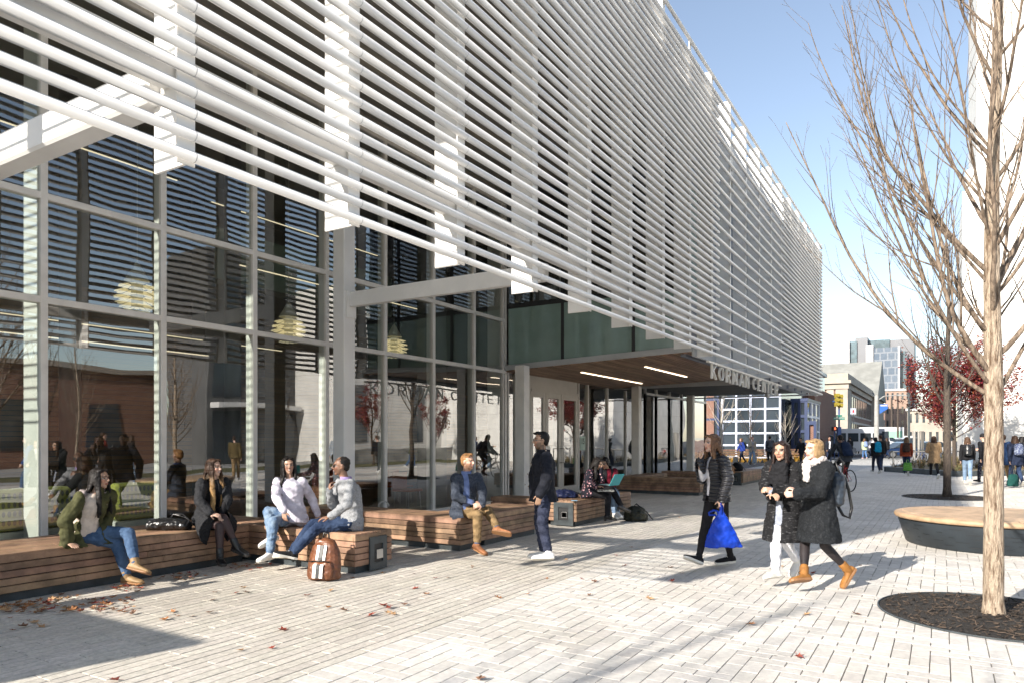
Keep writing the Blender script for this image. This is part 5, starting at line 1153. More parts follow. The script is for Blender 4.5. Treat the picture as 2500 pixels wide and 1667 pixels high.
def build_person(name,label,J,o,vox=.0065,cat='person',group=None):
    rg=random.Random(hash_(label)); S=J['S']; male=o.get('male',False); base=V((J['pel'].x,J['pel'].y,o.get('z0',0)))
    e=empty(name,base,0,label,cat,group)
    fT=J['fT']; J['lT']=UP.cross(fT).normalized(); J.setdefault('lH',J['lT']); l,f,u=J['hax']; c=J['head']
    # --- body, one continuous surface
    m=MB(); torso(m,J,S,male,-.008); head_geo(m,c,l,f,u,S,male)
    capsule(m,J['neck']-UP*.02,c-u*.055*S-f*.012*S,.052*S if male else .045*S,.050*S if male else .044*S)
    for s in 'LR':
        sg=1 if s=='L' else -1
        chain(m,[J['sh'+s],J['el'+s],J['wr'+s]],[.046*S,.037*S,.024*S]); hd=J.get('hd'+s,(J['wr'+s]-J['el'+s]).normalized()); pn=J.get('pn'+s,J['lT']*sg+fT*.3)
        side=J.get('side'+s, None)
        if side is None:
            x=hd.cross((pn-hd*pn.dot(hd)).normalized()); side=1 if x.dot(fT+UP*.3)>0 else -1
        if not (o.get('hide'+s)): hand(m,J['wr'+s],hd,pn,side,J.get('curl'+s,.35),S)
        chain(m,[J['hip'+s],J['kn'+s],J['an'+s]],[.078*S,.052*S,.034*S])
        fd=J['ft'+s].normalized(); sh_=(J['an'+s]-J['kn'+s]).normalized(); capsule(m,J['an'+s]+sh_*.02*S,J['an'+s]+sh_*.045*S+fd*.06*S,.026*S,.018*S)
    me=remesh(m,vox,2,.5,'body'); paint_body(me,c,l,f,u,S,o); put(me,'body',SK,e)
    # --- hair
    hair(e,J,S,o,max(vox,.0065),rg)
    # --- trousers / tights
    p=o['pants']; ex=p.get('ext',.010); m=MB(); torso(m,J,S,male,ex-.004,-.14,.18)
    for s in 'LR':
        kn,an=J['kn'+s],J['an'+s]; sh_=(an-kn).normalized(); e1=an-sh_*p.get('crop',.02)
        chain(m,[J['hip'+s]+UP*.0,kn],[.083*S+ex,.056*S+ex]); chain(m,[kn,kn.lerp(e1,.35),e1],[.056*S+ex,.054*S+ex,p.get('cuff',.042)*S+ex*.6])
    me=remesh(m,vox,3,.5,'trousers'); fold(me,p.get('fold',.005) if vox<.01 else .004,16,rg.random()); put(me,p.get('name','trousers'),p['mat'],e)
    # --- shoes
    sh=o['shoes']
    for s in 'LR': shoe(e,J['an'+s],J['ft'+s],(J['an'+s]-J['kn'+s]).normalized(),S,sh[0],sh[1:],max(vox*.8,.0055))
    # --- tops
    for t in o['tops']:
        ex=t.get('ext',.012); m=MB(); t0=t.get('t0',-.14); torso(m,J,S,male,ex,t0,t.get('t1',1.02) if not t.get('open') else 1.02)
        hem=t.get('hem',0)
        if hem:
            dirs=(((J['knL']-J['hipL']).normalized()+(J['knR']-J['hipR']).normalized())*.5*t.get('follow',.5)-UP*(1-t.get('follow',.5))).normalized()
            P=J['pel']; l2=J['lH']; f2=l2.cross(-dirs).normalized(); fl=t.get('flare',.03)
            m.ell([(P+dirs*(hem*q),l2*(.165*S+ex+fl*q),f2*(.118*S+ex+fl*q*1.4)) for q in (-.15,.2,.5,.8,1.0)],20,r=.5)
            if t.get('follow',.5)>.0:
                for s in 'LR':
                    k=min(1,hem/(.43*S)); capsule(m,J['hip'+s],J['hip'+s].lerp(J['kn'+s],k*.8),.083*S+ex+.006,.066*S+ex+.012)
        if t.get('sleeves',True):
            for s in 'LR':
                sl=t.get('slen',1.); wr=J['el'+s].lerp(J['wr'+s],sl-.03) if sl<1.5 else J['wr'+s]
                if sl>.05: chain(m,[J['sh'+s],J['el'+s],wr],[.052*S+ex,.042*S+ex*1.1,t.get('cuffr',.030)*S+ex*.9])
                elif sl>.03: chain(m,[J['sh'+s],J['sh'+s].lerp(J['el'+s],.5)],[.052*S+ex,.048*S+ex])
        if t.get('collar'):
            k=t['collar']; cc=J['neck']; m.ell([(cc+UP*q*k-fT*.006,J['lT']*(.066*S+ex*.6+.004*q),fT*(.066*S+ex*.6+.004*q)) for q in (-.3,.2,.8,1.)],16,r=.5)
        me=remesh(m,vox,3,.5,'top'); fold(me,t.get('fold',.006) if vox<.01 else .005,t.get('fr',11),rg.random())
        if t.get('open'):     # leave the front open: drop faces in front between two planes
            w0,wt=t['open']; co_=vcos(me); P=np.array(J['pel']); F_=np.array(fT); Lx=np.array(J['lT']); d=co_-P; yy=d@F_; xx=d@Lx; hz=d[:,2]; k=np.clip((hz+.3)/.8,0,1)
            wdt=w0*(1-k)+wt*k; kill=(yy>.035)&(np.abs(xx-t.get('ox',0))<wdt)&(hz>-.9)&(d@np.array([0,0,1])>-.8)
            import bmesh
            bm=bmesh.new(); bm.from_mesh(me); bm.verts.ensure_lookup_table(); bmesh.ops.delete(bm,geom=[v_ for i,v_ in enumerate(bm.verts) if kill[i]],context='VERTS')
            bmesh.ops.recalc_face_normals(bm,faces=bm.faces[:]); bm.to_mesh(me); bm.free(); 
        ob=put(me,t['name'],t['mat'],e)
        if t.get('open'): sm_=ob.modifiers.new('s','SOLIDIFY'); sm_.thickness=.006; sm_.offset=-1
        for q in t.get('buttons',()):
            pass
    return e,J
def hash_(s): 
    h=7
    for ch in s: h=(h*31+ord(ch))%100003
    return h
def ray_child(par,px,py,L_,sg):
    a=(px-CX)/FPX; b=(HY-py)/FPX; d=(FW+RT*a+UP*b); o=V((0,0,H))-par; A=d.dot(d); B=2*d.dot(o); C=o.dot(o)-L_*L_; D=B*B-4*A*C
    if D<0: t=-B/(2*A); q=V((0,0,H))+d*t; return par+(q-par).normalized()*L_
    t=(-B+sg*math.sqrt(D))/(2*A); return V((0,0,H))+d*t
def fv(deg,pitch=0.):      # 0 faces the camera, 90 faces right in the picture, 180 away
    a=R(deg); d=-FW*math.cos(a)+RT*math.sin(a); return (d*math.cos(pitch)+UP*math.sin(pitch)).normalized()
def posed(D,S,pel,neck,head,T,Hd,arms,legs,tilt=0.,roll=0.,nd=0.,slouch=0.,Tp=None,hd_s=-1):
    J={'S':S}; J['pel']=at(pel[0],pel[1],D); J['neck']=at(neck[0],neck[1],D+nd); 
    v_=J['neck']-J['pel']; J['neck']=J['pel']+v_.normalized()*min(max(v_.length,.46*S),.53*S)
    J['fT']=fv(T); J['lT']=UP.cross(J['fT']).normalized(); J['lH']=UP.cross(fv(Tp if Tp is not None else T)).normalized(); J['slouch']=slouch
    J['head']=ray_child(J['neck'],head[0],head[1],.175*S,hd_s); J['hax']=headaxes(fv(Hd),tilt,roll)
    for s in 'LR':
        sg=1 if s=='L' else -1; sw=.178 if J.get('m') else .160
        J['sh'+s]=J['neck']+J['lT']*sg*.160*S-UP*.045*S; J['hip'+s]=J['pel']+J['lH']*sg*.088*S-UP*.01
        (ex,ey,es),(wx,wy,ws)=arms[s][:2]; J['el'+s]=ray_child(J['sh'+s],ex,ey,.285*S,es); J['wr'+s]=ray_child(J['el'+s],wx,wy,.25*S,ws)
        if len(arms[s])>2: J.update({k+s:v for k,v in arms[s][2].items()})
        (kx,ky,ks),(ax,ay_,as_),ft=legs[s][:3]; J['kn'+s]=ray_child(J['hip'+s],kx,ky,.43*S,ks); J['an'+s]=ray_child(J['kn'+s],ax,ay_,.40*S,as_); J['ft'+s]=ft
    return J
def walker(px,feet,S,deg,phase=1.,armp=None,lean=.02,D=None,base=None,headdeg=None,tilt=.05):
    if base is None:
        d=D or gd(feet); p=at(px,HY,d); base=V((p.x,p.y,0))
    h=fv(deg); l=UP.cross(h).normalized(); J={'S':S,'fT':h,'lT':l,'lH':l}; A=phase
    pel=base+UP*.92*S; J['pel']=pel; J['neck']=pel+UP*.5*S+h*(.02+lean); J['head']=J['neck']+UP*.165*S+h*(.03+lean*.6); J['hax']=headaxes(fv(headdeg if headdeg is not None else deg),tilt)
    for s in 'LR':
        sg=1 if s=='L' else -1; fr=(s=='L')==(A>0); a=abs(A)
        J['hip'+s]=pel+l*sg*.085*S; J['sh'+s]=J['neck']+l*sg*.165*S-UP*.045*S
        t1,t2=(R(24)*a,R(6)*a) if fr else (-R(6)*a,-R(38)*a)
        kn=J['hip'+s]+(h*math.sin(t1)-UP*math.cos(t1))*.43*S-l*sg*.01; an=kn+(h*math.sin(t2)-UP*math.cos(t2))*.40*S; J['kn'+s]=kn; J['an'+s]=an
        J['ft'+s]=(h*math.cos(.15 if fr else -.7*a)+UP*math.sin(.15*a if fr else -.75*a)).normalized()
        u1=-R(20)*a if fr else R(18)*a; u2=u1+R(14)
        J['el'+s]=J['sh'+s]+(h*math.sin(u1)-UP*math.cos(u1)+l*sg*.14).normalized()*.285*S; J['wr'+s]=J['el'+s]+(h*math.sin(u2)-UP*math.cos(u2)+l*sg*.04).normalized()*.25*S
        if armp and s in armp:
            if armp[s]=='strap': J['el'+s]=J['sh'+s]+(-UP*.9+h*.1+l*sg*.35).normalized()*.285*S; J['wr'+s]=J['el'+s]+(UP*.75+h*.55-l*sg*.15).normalized()*.25*S
            if armp[s]=='front': J['el'+s]=J['sh'+s]+(-UP*.95+h*.15+l*sg*.2).normalized()*.285*S; J['wr'+s]=J['el'+s]+(h*.8+UP*.15-l*sg*.5).normalized()*.25*S
    lo=min((J['an'+s]-UP*.078*S).z + min(0,J['ft'+s].z*.2) for s in 'LR'); dz=-lo
    for k in list(J):
        if isinstance(J[k],V) and k[:2] not in('fT','lT','lH','ft'): J[k]=J[k]+UP*dz
    return J
def backpack(J,label,mt,side=-1,w_=.15,h=.22,d=.09,strap=None,name='backpack',off=0.,vox=.012,group=None,cat='backpack'):
    S=J['S']; f=J['fT']*(-1 if side<0 else 1); l=J['lT']; u=(J['neck']-J['pel']).normalized(); c=J['pel']*.35+J['neck']*.65+f*(.17*S+d*.6)+UP*off
    m=MB(); m.ell([(c+u*q*h,l*(w_*a),f*(d*a2)) for q,a,a2 in ((-1,.75,.7),(-.9,.98,1.),(-.2,1.,1.1),(.5,.95,.95),(.85,.75,.7),(1.,.3,.3))],16,r=.5); m.ell([(c+f*d*.9+u*q*h,l*(w_*.75*a),f*(d*.45*a)) for q,a in ((-.85,.8),(-.7,1.),(-.2,1.),(-.05,.7))],12,r=.5)
    me=remesh(m,vox,2,.5); fold(me,.004,14); e=empty(name,c-u*h,0,label,cat,group); put(me,'bag_body',mt,e)
    m=MB()
    for s_ in(-1,1):
        sh=J['neck']+l*s_*.10*S-UP*.0; m.tube([c+u*h*.8+l*s_*.05,sh-J['fT']*.09*S+UP*.02,sh+UP*.035,sh+J['fT']*.10*S-UP*.06,J['pel'].lerp(J['neck'],.5)+l*s_*.14*S+J['fT']*.10*S,c-u*h*.7+l*s_*w_*.9],.014,6)
    m.build('strap',strap or M['blackline'],e); return e
SKL=(.54,.35,.265); SKM=(.44,.27,.19); SKD=(.24,.13,.085); SKT=(.37,.225,.15)
denim=cloth('denim_blue',(.05,.10,.20),col2=(.12,.20,.34),vs=7,thr=(.3,.7)); denimd=cloth('denim_dark',(.018,.035,.085),col2=(.045,.075,.15),vs=6); deniml=cloth('denim_light',(.20,.30,.45),col2=(.34,.45,.58),vs=6,thr=(.35,.65))
black=cloth('black_cloth',(.014,.014,.017)); navy=cloth('navy_cloth',(.02,.03,.065)); wht=cloth('white_cloth',(.95,.92,.95)); cream=cloth('cream_knit',(.78,.66,.56),bump=.6,bs=160)
leath=mat('tan_leather',(.40,.21,.09),.45,var=.2,vs=12,bump=.3,bs=60); tanl=mat('beige_suede',(.30,.19,.09),.6,var=.15,vs=10); yb=mat('yellow_nubuck',(.26,.11,.022),.7,var=.18,vs=15,bump=.2,bs=90)
whs=mat('white_shoe',(.75,.74,.72),.45,var=.05,vs=9); blk=mat('black_leather',(.012,.012,.013),.32,bump=.2,bs=40); solw=mat('white_sole',(.70,.68,.62),.6); solb=mat('dark_sole',(.02,.018,.016),.7); solg=mat('gum_sole',(.28,.14,.06),.6)
olive=cloth('olive_canvas',(.085,.085,.035),var=.25,vs=5); wool=cloth('charcoal_wool',(.026,.027,.031),var=.3,vs=60,bump=.6,bs=300)
tweed=cloth('black_white_tweed',(.012,.012,.014),col2=(.15,.15,.155),vs=46,thr=(.56,.70),stretch=(.45,.45,1.7),bump=1.,bs=120,dist=.006); greyc=cloth('dark_grey_boucle',(.012,.014,.017),col2=(.05,.054,.06),vs=60,thr=(.5,.76),bump=1.,bs=130,dist=.005)
puff=mat('puffer_nylon',(.026,.026,.03),.38,var=.12,vs=9)
def puffer(m):   # horizontal quilting as bump
    t=m.node_tree; b=t.nodes['Principled BSDF']; N=t.nodes.new; L=t.links.new; tc=N('ShaderNodeTexCoord'); w_=N('ShaderNodeTexWave'); w_.bands_direction='Z'; w_.inputs['Scale'].default_value=7.2; w_.inputs['Distortion'].default_value=1.4; w_.inputs['Detail'].default_value=1; L(tc.outputs['Object'],w_.inputs[0]); bp=N('ShaderNodeBump'); bp.inputs['Strength'].default_value=1; bp.inputs['Distance'].default_value=.018; L(w_.outputs['Fac'],bp.inputs['Height']); L(bp.outputs[0],b.inputs['Normal'])
puffer(puff)
cardi=cloth('navy_marl_knit',(.035,.045,.07),col2=(.13,.15,.19),vs=70,thr=(.42,.7),bump=.8,bs=150,dist=.003); greyk=cloth('grey_knit',(.36,.37,.39),var=.14,vs=60,bump=.5,bs=200); lilac=cloth('lilac_shirt',(.42,.32,.62)); blues=cloth('blue_oxford',(.20,.27,.52)); khaki=cloth('khaki_chino',(.33,.22,.11),var=.1)
pea=cloth('navy_wool_jacket',(.016,.018,.027),var=.2,vs=40,bump=.5,bs=260); red=cloth('dark_red_knit',(.20,.012,.03)); rust=cloth('rust_knit',(.30,.06,.025)); camel=cloth('camel_coat',(.40,.26,.14))
tights=mat('dark_tights',(.035,.018,.018),.55,var=.15,vs=8); tight2=mat('black_tights',(.022,.017,.018),.55,var=.2,vs=5); whj=cloth('white_denim',(.98,.99,1.05),var=.05)
def floral():
    m=cloth('floral_print',(.014,.014,.022)); t=m.node_tree; b=t.nodes['Principled BSDF']; N=t.nodes.new; L=t.links.new; tc=N('ShaderNodeTexCoord'); v_=N('ShaderNodeTexVoronoi'); v_.inputs['Scale'].default_value=22; L(tc.outputs['Object'],v_.inputs[0]); r=N('ShaderNodeValToRGB'); r.color_ramp.interpolation='CONSTANT'; e=r.color_ramp.elements; e[0].color=(.50,.32,.34,1); e[1].position=.30; e[1].color=(.16,.03,.05,1); x=e.new(.36); x.color=(.014,.014,.022,1); L(v_.outputs[0],r.inputs[0]); L(r.outputs[0],b.inputs['Base Color']); return m
flor=floral()
HB=(.012,.009,.008); HBr=(.045,.022,.012); HLB=(.13,.07,.035); HBL=(.42,.27,.13)
D_=lambda **k:k
def glasses(e,J,mt,rim_=.0018,dark=False):
    l,f,u=J['hax']; c=J['head']; S=J['S']; g=lambda x,y,z: c+l*(x*S)+f*(y*S)+u*(z*S); m=MB()
    for s_ in(-1,1):
        m.tube([g(.031*s_+.024*math.cos(a*math.pi/8),.098,.008+.020*math.sin(a*math.pi/8)) for a in range(17)],rim_,6); m.tube([g(.055*s_,.098,.014),g(.078*s_,.06,.012),g(.080*s_,-.01,.006)],rim_,6)
        if dark: m.cyl(g(.031*s_,.095,.008),g(.031*s_,.099,.008),.022*S,n=16)
    m.tube([g(-.008,.100,.012),g(.008,.100,.012)],rim_,6); m.build('sunglasses' if dark else 'glasses',mt,e)
# 1 olive jacket
J=posed(7.65,.96,(202,1300),(232,1205),(246,1163),62,84,{'R':((160,1268,-1),(168,1326,-1),D_(hd=fv(60,-.25),pn=UP,curl=.1)),'L':((262,1262,1),(252,1296,-1))},
  {'L':((314,1300,-1),(331,1376,-1),fv(84,-.22)),'R':((298,1326,-1),(312,1412,-1),fv(80,-.05))},nd=.02)
e,J1=build_person('person','student with long black hair in an open olive jacket, sitting leftmost on the bench',J,D_(skin=SKM,hair=('long',HB,HB,.30),hideL=1,locks=30,front=.3,pants=D_(mat=denim,ext=.012,cuff=.04,fold=.006),shoes=('ankle',tanl,solg),
  tops=[D_(name='sweater',mat=cream,ext=.020,t0=-.02,fold=.006,slen=.02),D_(name='jacket',mat=olive,ext=.030,open=(.11,.07),hem=.16,follow=.2,flare=.10,fold=.016,fr=9,collar=.07,cuffr=.040)]))
m=MB(); rg=random.Random(1)
for k in range(11):
    a=-1.7+k*.34; p=J1['neck']-UP*.005+J1['lT']*math.sin(a)*.125-J1['fT']*(math.cos(a)*.10+.02); m.ball(p,.042,n=8)
me=remesh(m,.008,1); fold(me,.03,60,2); put(me,'fur_trim',cloth('pale_fur',(.55,.46,.44),bump=1,bs=300,dist=.01),e); glasses(e,J1,M['blackline'])
# 2 charcoal coat
J=posed(9.0,.96,(506,1264),(521,1170),(523,1141),50,72,{'R':((486,1222,-1),(514,1252,-1),D_(hd=fv(88,-.25),pn=UP*.8-FW*.4,curl=.35)),'L':((556,1218,-1),(540,1254,-1),D_(hd=fv(20,-.3),pn=UP,curl=.3))},
  {'L':((546,1264,-1),(580,1338,-1),fv(72,-.28)),'R':((536,1282,-1),(537,1368,-1),fv(35,-.1))})
e,J2=build_person('person','student with long ombre hair in a charcoal coat and dark tights, sitting second from left',J,D_(skin=SKL,smile=1,hair=('long',(.05,.026,.016),(.50,.30,.12),.44),locks=30,front=.55,pants=D_(mat=tights,name='tights',ext=.002,cuff=.034,fold=.001),shoes=('boot',blk,solb),
  tops=[D_(name='dress',mat=black,ext=.008,hem=.20,follow=1.,flare=.01),D_(name='coat',mat=wool,ext=.022,open=(.13,.05),hem=.34,follow=.75,flare=.07,fold=.010,cuffr=.036)]))
# 3 white top
J=posed(9.15,.97,(718,1264),(707,1166),(704,1134),5,26,{'R':((674,1212,-1),(693,1246,-1),D_(hd=(-UP+RT*.1),pn=-FW*.9-RT*.3,curl=.4)),'L':((760,1214,1),(776,1256,-1),D_(hd=(-UP*.8-FW*.4),pn=UP*.3-FW,curl=.2))},
  {'L':((650,1246,-1),(663,1308,-1),fv(-48,-.35)),'R':((668,1272,-1),(657,1364,-1),fv(-25,-.05))},roll=.06)
e,J3=build_person('person','smiling student in a white long sleeved top and ripped jeans, sitting third from left',J,D_(skin=SKM,smile=1,hair=('long',HB,HB,.27),locks=34,front=.6,wave=.014,pants=D_(mat=cloth('denim_washed',(.12,.20,.34),col2=(.30,.40,.52),vs=9,thr=(.4,.66)),ext=.012,cuff=.045,fold=.008),shoes=('sneaker',whs,solw),
  tops=[D_(name='top',mat=cloth('white_jersey',(.84,.79,.90)),ext=.018,hem=.08,follow=.3,flare=.02,fold=.009)]))
# 4 grey sweater
J=posed(8.75,1.02,(860,1276),(843,1170),(832,1135),-56,-74,{'L':((850,1228,-1),(803,1264,-1),D_(hd=fv(-86,-.12),pn=UP*.9-FW*.2,curl=.35)),'R':((812,1232,-1),(803,1198,-1),D_(hd=(UP*.9+FW*.2+RT*.1),pn=-RT*.8-FW*.4,curl=.9))},
  {'L':((754,1287,-1),(692,1372,-1),fv(-62,.30)),'R':((733,1279,-1),(688,1376,1),fv(-80,.02))},slouch=.05)
e,J4=build_person('person','young man with sunglasses in a grey sweater and dark jeans beside the brown backpack',J,D_(male=True,skin=SKD,smile=1,lip=(.9,.55,.5),hair=('crop',HB),pants=D_(mat=denimd,ext=.013,cuff=.043,fold=.007),shoes=('sneaker',cloth('black_canvas',(.02,.02,.022)),solw),
  tops=[D_(name='shirt',mat=lilac,ext=.006,t0=.5,sleeves=False,collar=.045),D_(name='sweater',mat=greyk,ext=.017,hem=.07,follow=.2,flare=.01,fold=.012)]))
glasses(e,J4,M['blackline'],.0022,True)
m=MB(); w_=J4['wrL']; d_=(J4['wrL']-J4['elL']).normalized(); m.cyl(w_-d_*.035,w_-d_*.012,.031,n=16); m.ball(w_-d_*.024+UP*.03,.019,.019,.006,n=12); m.build('wristwatch',solw,e)
# 5 cardigan
J=posed(10.3,1.04,(1130,1248),(1139,1157),(1143,1122),25,56,{'R':((1112,1210,-1),(1158,1228,-1),D_(hd=fv(80,-.05),pn=UP*.7-FW*.7,curl=.7)),'L':((1178,1200,-1),(1178,1230,-1),D_(hd=fv(-70,-.15),pn=-FW+UP*.3,curl=.8))},
  {'R':((1190,1245,-1),(1216,1290,-1),fv(72,-.12)),'L':((1166,1256,-1),(1165,1334,-1),fv(45,-.25))})
e,J5=build_person('person','bearded man with ginger hair in a marled cardigan and khaki trousers on the middle bench',J,D_(male=True,skin=(.58,.35,.26),smile=1,beard=((.30,.14,.06),.55),hair=('short',(.33,.17,.07)),pants=D_(mat=khaki,ext=.014,cuff=.046,crop=.07,fold=.007),shoes=('loafer',mat('tan_suede',(.27,.11,.045),.75,var=.2,vs=20),solg),
  tops=[D_(name='shirt',mat=blues,ext=.009,t0=-.05,collar=.05),D_(name='cardigan',mat=cardi,ext=.024,open=(.075,.035),ox=.0,hem=.13,follow=.3,flare=.04,fold=.009)]))
m=MB(); 
for s in 'LR': a=J5['an'+s]; d_=(J5['kn'+s]-a).normalized(); capsule(m,a-d_*.02,a+d_*.09,.040,.044)
m.build('socks',cloth('blue_sock',(.10,.13,.22)),e,smooth=True)
# 6 standing man
J=posed(9.32,1.02,(1327,1196),(1326,1108),(1320,1070),-78,-80,{'L':((1337,1160,-1),(1318,1207,-1),D_(hd=(-UP-RT*.25))),'R':((1304,1158,1),(1303,1205,-1))},
  {'L':((1324,1275,-1),(1339,1350,-1),fv(-84,.0)),'R':((1317,1273,-1),(1328,1346,1),fv(-80,.0))},hd_s=-1)
e,J6=build_person('person','standing man with glasses in a navy snap jacket and white trainers, hand in pocket',J,D_(male=True,skin=SKT,beard=((.02,.014,.012),.6),hair=('short',(.010,.008,.007)),hideL=0,hideR=1,pants=D_(mat=cloth('navy_chino',(.035,.042,.075),var=.2,vs=5),ext=.014,cuff=.050,crop=.06,fold=.010),shoes=('sneaker',whs,solw),
  tops=[D_(name='jacket',mat=pea,ext=.034,hem=.14,follow=0,flare=.03,fold=.010,collar=.06,cuffr=.036)]))
glasses(e,J6,M['blackline'])
m=MB()
for (px,py) in ((1296,1130),(1288,1156),(1282,1182),(1290,1186),(1303,1112),(1333,1099)):
    d=9.08; m.ball(at(px,py,9.14),.009,n=8)
m.build('snap_buttons',mat('snap_metal',(.7,.6,.5),.25,metal=1),[o for o in e.children if o.name.startswith('jacket')][0],smooth=True)
# 7 floral blouse, 8 red jumper
J=posed(13.5,.95,(1437,1199),(1448,1150),(1459,1131),58,62,{'R':((1434,1180,-1),(1456,1186,-1),D_(hd=fv(88),pn=UP,curl=.3)),'L':((1468,1172,-1),(1465,1142,-1),D_(hd=UP,pn=RT*.5+FW,curl=.6))},
  {'R':((1487,1210,-1),(1483,1258,-1),fv(60,-.1)),'L':((1494,1193,-1),(1517,1234,-1),fv(80,-.35))},tilt=.42,slouch=.05)
e,J7=build_person('person','student in a floral blouse and black trousers typing on the teal laptop',J,D_(skin=SKT,smile=1,hair=('long',HB,HB,.22),locks=24,front=.3,pants=D_(mat=black,ext=.012,cuff=.045),shoes=('heel',blk,solb),tops=[D_(name='blouse',mat=flor,ext=.020,hem=.10,follow=.2,flare=.03,fold=.010)]),vox=.008)
J=posed(14.1,.94,(1484,1196),(1483,1152),(1477,1130),5,-38,{'L':((1502,1174,-1),(1494,1190,-1)),'R':((1468,1174,-1),(1476,1190,-1))},
  {'L':((1505,1204,-1),(1508,1250,-1),fv(15,-.1)),'R':((1494,1205,-1),(1500,1252,-1),fv(10,-.1))},tilt=.45,slouch=.04)
e,J8=build_person('person','student in a dark red jumper and black gilet leaning over the teal laptop',J,D_(skin=SKT,hair=('bun',HB,HB,.1),locks=10,pants=D_(mat=deniml,ext=.010),shoes=('sneaker',whs,solw),tops=[D_(name='jumper',mat=red,ext=.014,hem=.05,follow=.2),D_(name='gilet',mat=black,ext=.028,sleeves=False,hem=.03,follow=.1,collar=.06,open=(.04,.04))]),vox=.008)
# 9 puffer jacket
J=posed(8.8,1.0,(1750,1207),(1746,1115),(1737,1082),-68,-72,{'L':((1777,1170,-1),(1762,1218,-1),D_(hd=-UP-RT*.1,pn=-FW,curl=1.2)),'R':((1714,1166,-1),(1708,1124,-1),D_(hd=UP-RT*.1,pn=-RT,curl=.7))},
  {'R':((1722,1286,-1),(1706,1360,-1),fv(-72,.38)),'L':((1768,1288,1),(1784,1358,1),fv(-78,-.06))},tilt=-.02)
e,J9=build_person('person','walking student in a black puffer jacket carrying the bright blue tote',J,D_(skin=SKL,hair=('long',(.15,.08,.045),(.30,.17,.09),.24),locks=34,front=.3,wave=.02,blow=tuple(RT*.10),pants=D_(mat=cloth('black_leggings',(.022,.02,.022),bump=.1),name='leggings',ext=.004,cuff=.036,crop=.05,fold=.002),shoes=('sneaker',black,solw),
  tops=[D_(name='top',mat=wht,ext=.008,t0=0,slen=.5),D_(name='jacket',mat=puff,ext=.028,open=(.035,.02),hem=.08,follow=0,flare=.01,fold=.008,fr=9,collar=.07,cuffr=.034)]))
# 10 tweed coat and black scarf
J=posed(7.95,.945,(1915,1231),(1912,1131),(1907,1101),-45,-42,{'R':((1868,1186,-1),(1884,1203,-1),D_(hd=fv(10,-.2),pn=UP*.4-FW,curl=.6)),'L':((1938,1196,-1),(1888,1196,-1),D_(hd=fv(-84,.1),pn=-FW+UP*.4,curl=.7))},
  {'R':((1895,1318,-1),(1894,1393,-1),fv(-62,.0)),'L':((1917,1318,1),(1946,1368,1),fv(-60,-.75))},tilt=.06)
e,J10=build_person('person','walking student in a black and white tweed coat, black scarf and white jeans',J,D_(skin=SKM,hair=('long',(.022,.012,.010),(.05,.024,.018),.17),locks=34,front=.5,wave=.016,pants=D_(mat=whj,ext=.012,cuff=.045,crop=.05,fold=.008),shoes=('sneaker',whs,solw),
  tops=[D_(name='shirt',mat=cloth('pale_blue_cotton',(.35,.38,.46)),ext=.010,hem=.22,follow=0,flare=.02),D_(name='coat',mat=tweed,ext=.032,open=(.045,.03),hem=.40,follow=0,flare=.06,fold=.012,cuffr=.042)]))
m=MB(); c=J10['neck']+UP*.035
for k in range(20):
    a=k*2*math.pi/20; p=c+J10['lT']*math.cos(a)*.088+J10['fT']*(math.sin(a)*.080+.012)-UP*(.022*max(0,math.sin(a))); m.ball(p,.040,n=8)
f_=J10['fT']; l_=J10['lT']
m.ell([(c+f_*(.165+.015*q)+l_*(.03-.05*q)-UP*(.04+.40*q),l_*(.085+.04*math.sin(q*3)),f_*.036) for q in(0,.2,.45,.7,.9,1.)],12)
m.ell([(c+f_*(.150)+l_*(.06+.02*q)-UP*(.02+.26*q),l_*.065,f_*.034) for q in(0,.3,.7,1.)],12)
me=remesh(m,.007,2); fold(me,.012,16,3); put(me,'scarf',black,e)
# 11 blonde with dark grey coat
J=posed(7.55,.95,(1999,1237),(1993,1132),(1986,1097),-70,-74,{'L':((2000,1202,-1),(1947,1204,-1),D_(hd=fv(-84,-.05),pn=-FW+UP*.2,curl=.7)),'R':((1968,1186,1),(1944,1190,-1),D_(hd=fv(-80,.0),pn=UP,curl=.5))},
  {'R':((1964,1332,-1),(1963,1402,-1),fv(-72,.0)),'L':((2013,1330,1),(2070,1390,1),fv(-82,-.95))},tilt=.02)
e,J11=build_person('person','blonde woman walking in a dark grey coat, pale scarf and yellow boots',J,D_(skin=(.60,.39,.31),hair=('bun',(.34,.22,.11),(.40,.27,.14),.05),bob=1,pants=D_(mat=tight2,name='tights',ext=.000,cuff=.034,fold=.001),shoes=('boot',yb,solg),
  tops=[D_(name='coat',mat=greyc,ext=.034,hem=.36,follow=.1,flare=.055,fold=.010,cuffr=.042)]))
m=MB(); c=J11['neck']+UP*.045
for k in range(20):
    a=k*2*math.pi/20; m.ball(c+J11['lT']*math.cos(a)*.080+J11['fT']*(math.sin(a)*.082+.018)-UP*(.03*max(0,math.sin(a)))+UP*.01*math.cos(a*2),.040,n=8)
f_=J11['fT']; m.ell([(c+f_*(.13)-UP*(.03+.2*q),J11['lT']*(.06-.02*q),f_*.035) for q in(0,.3,.7,1.)],10)
me=remesh(m,.007,1); fold(me,.010,30,4); put(me,'scarf',cloth('cream_fleece',(.85,.77,.74),bump=1,bs=260,dist=.006),e)
# ------------------------------------------------------------------ bags, laptop and small things
def softbag(name,label,cat,m,mt,vox=.007,fo=.006,fr=14,extra=None):
    me=remesh(m,vox,2); fold(me,fo,fr); co_=vcos(me); b=V((float(co_[:,0].mean()),float(co_[:,1].mean()),float(co_[:,2].min()))); e=empty(name,b,0,label,cat); put(me,'bag_body',mt,e); return e
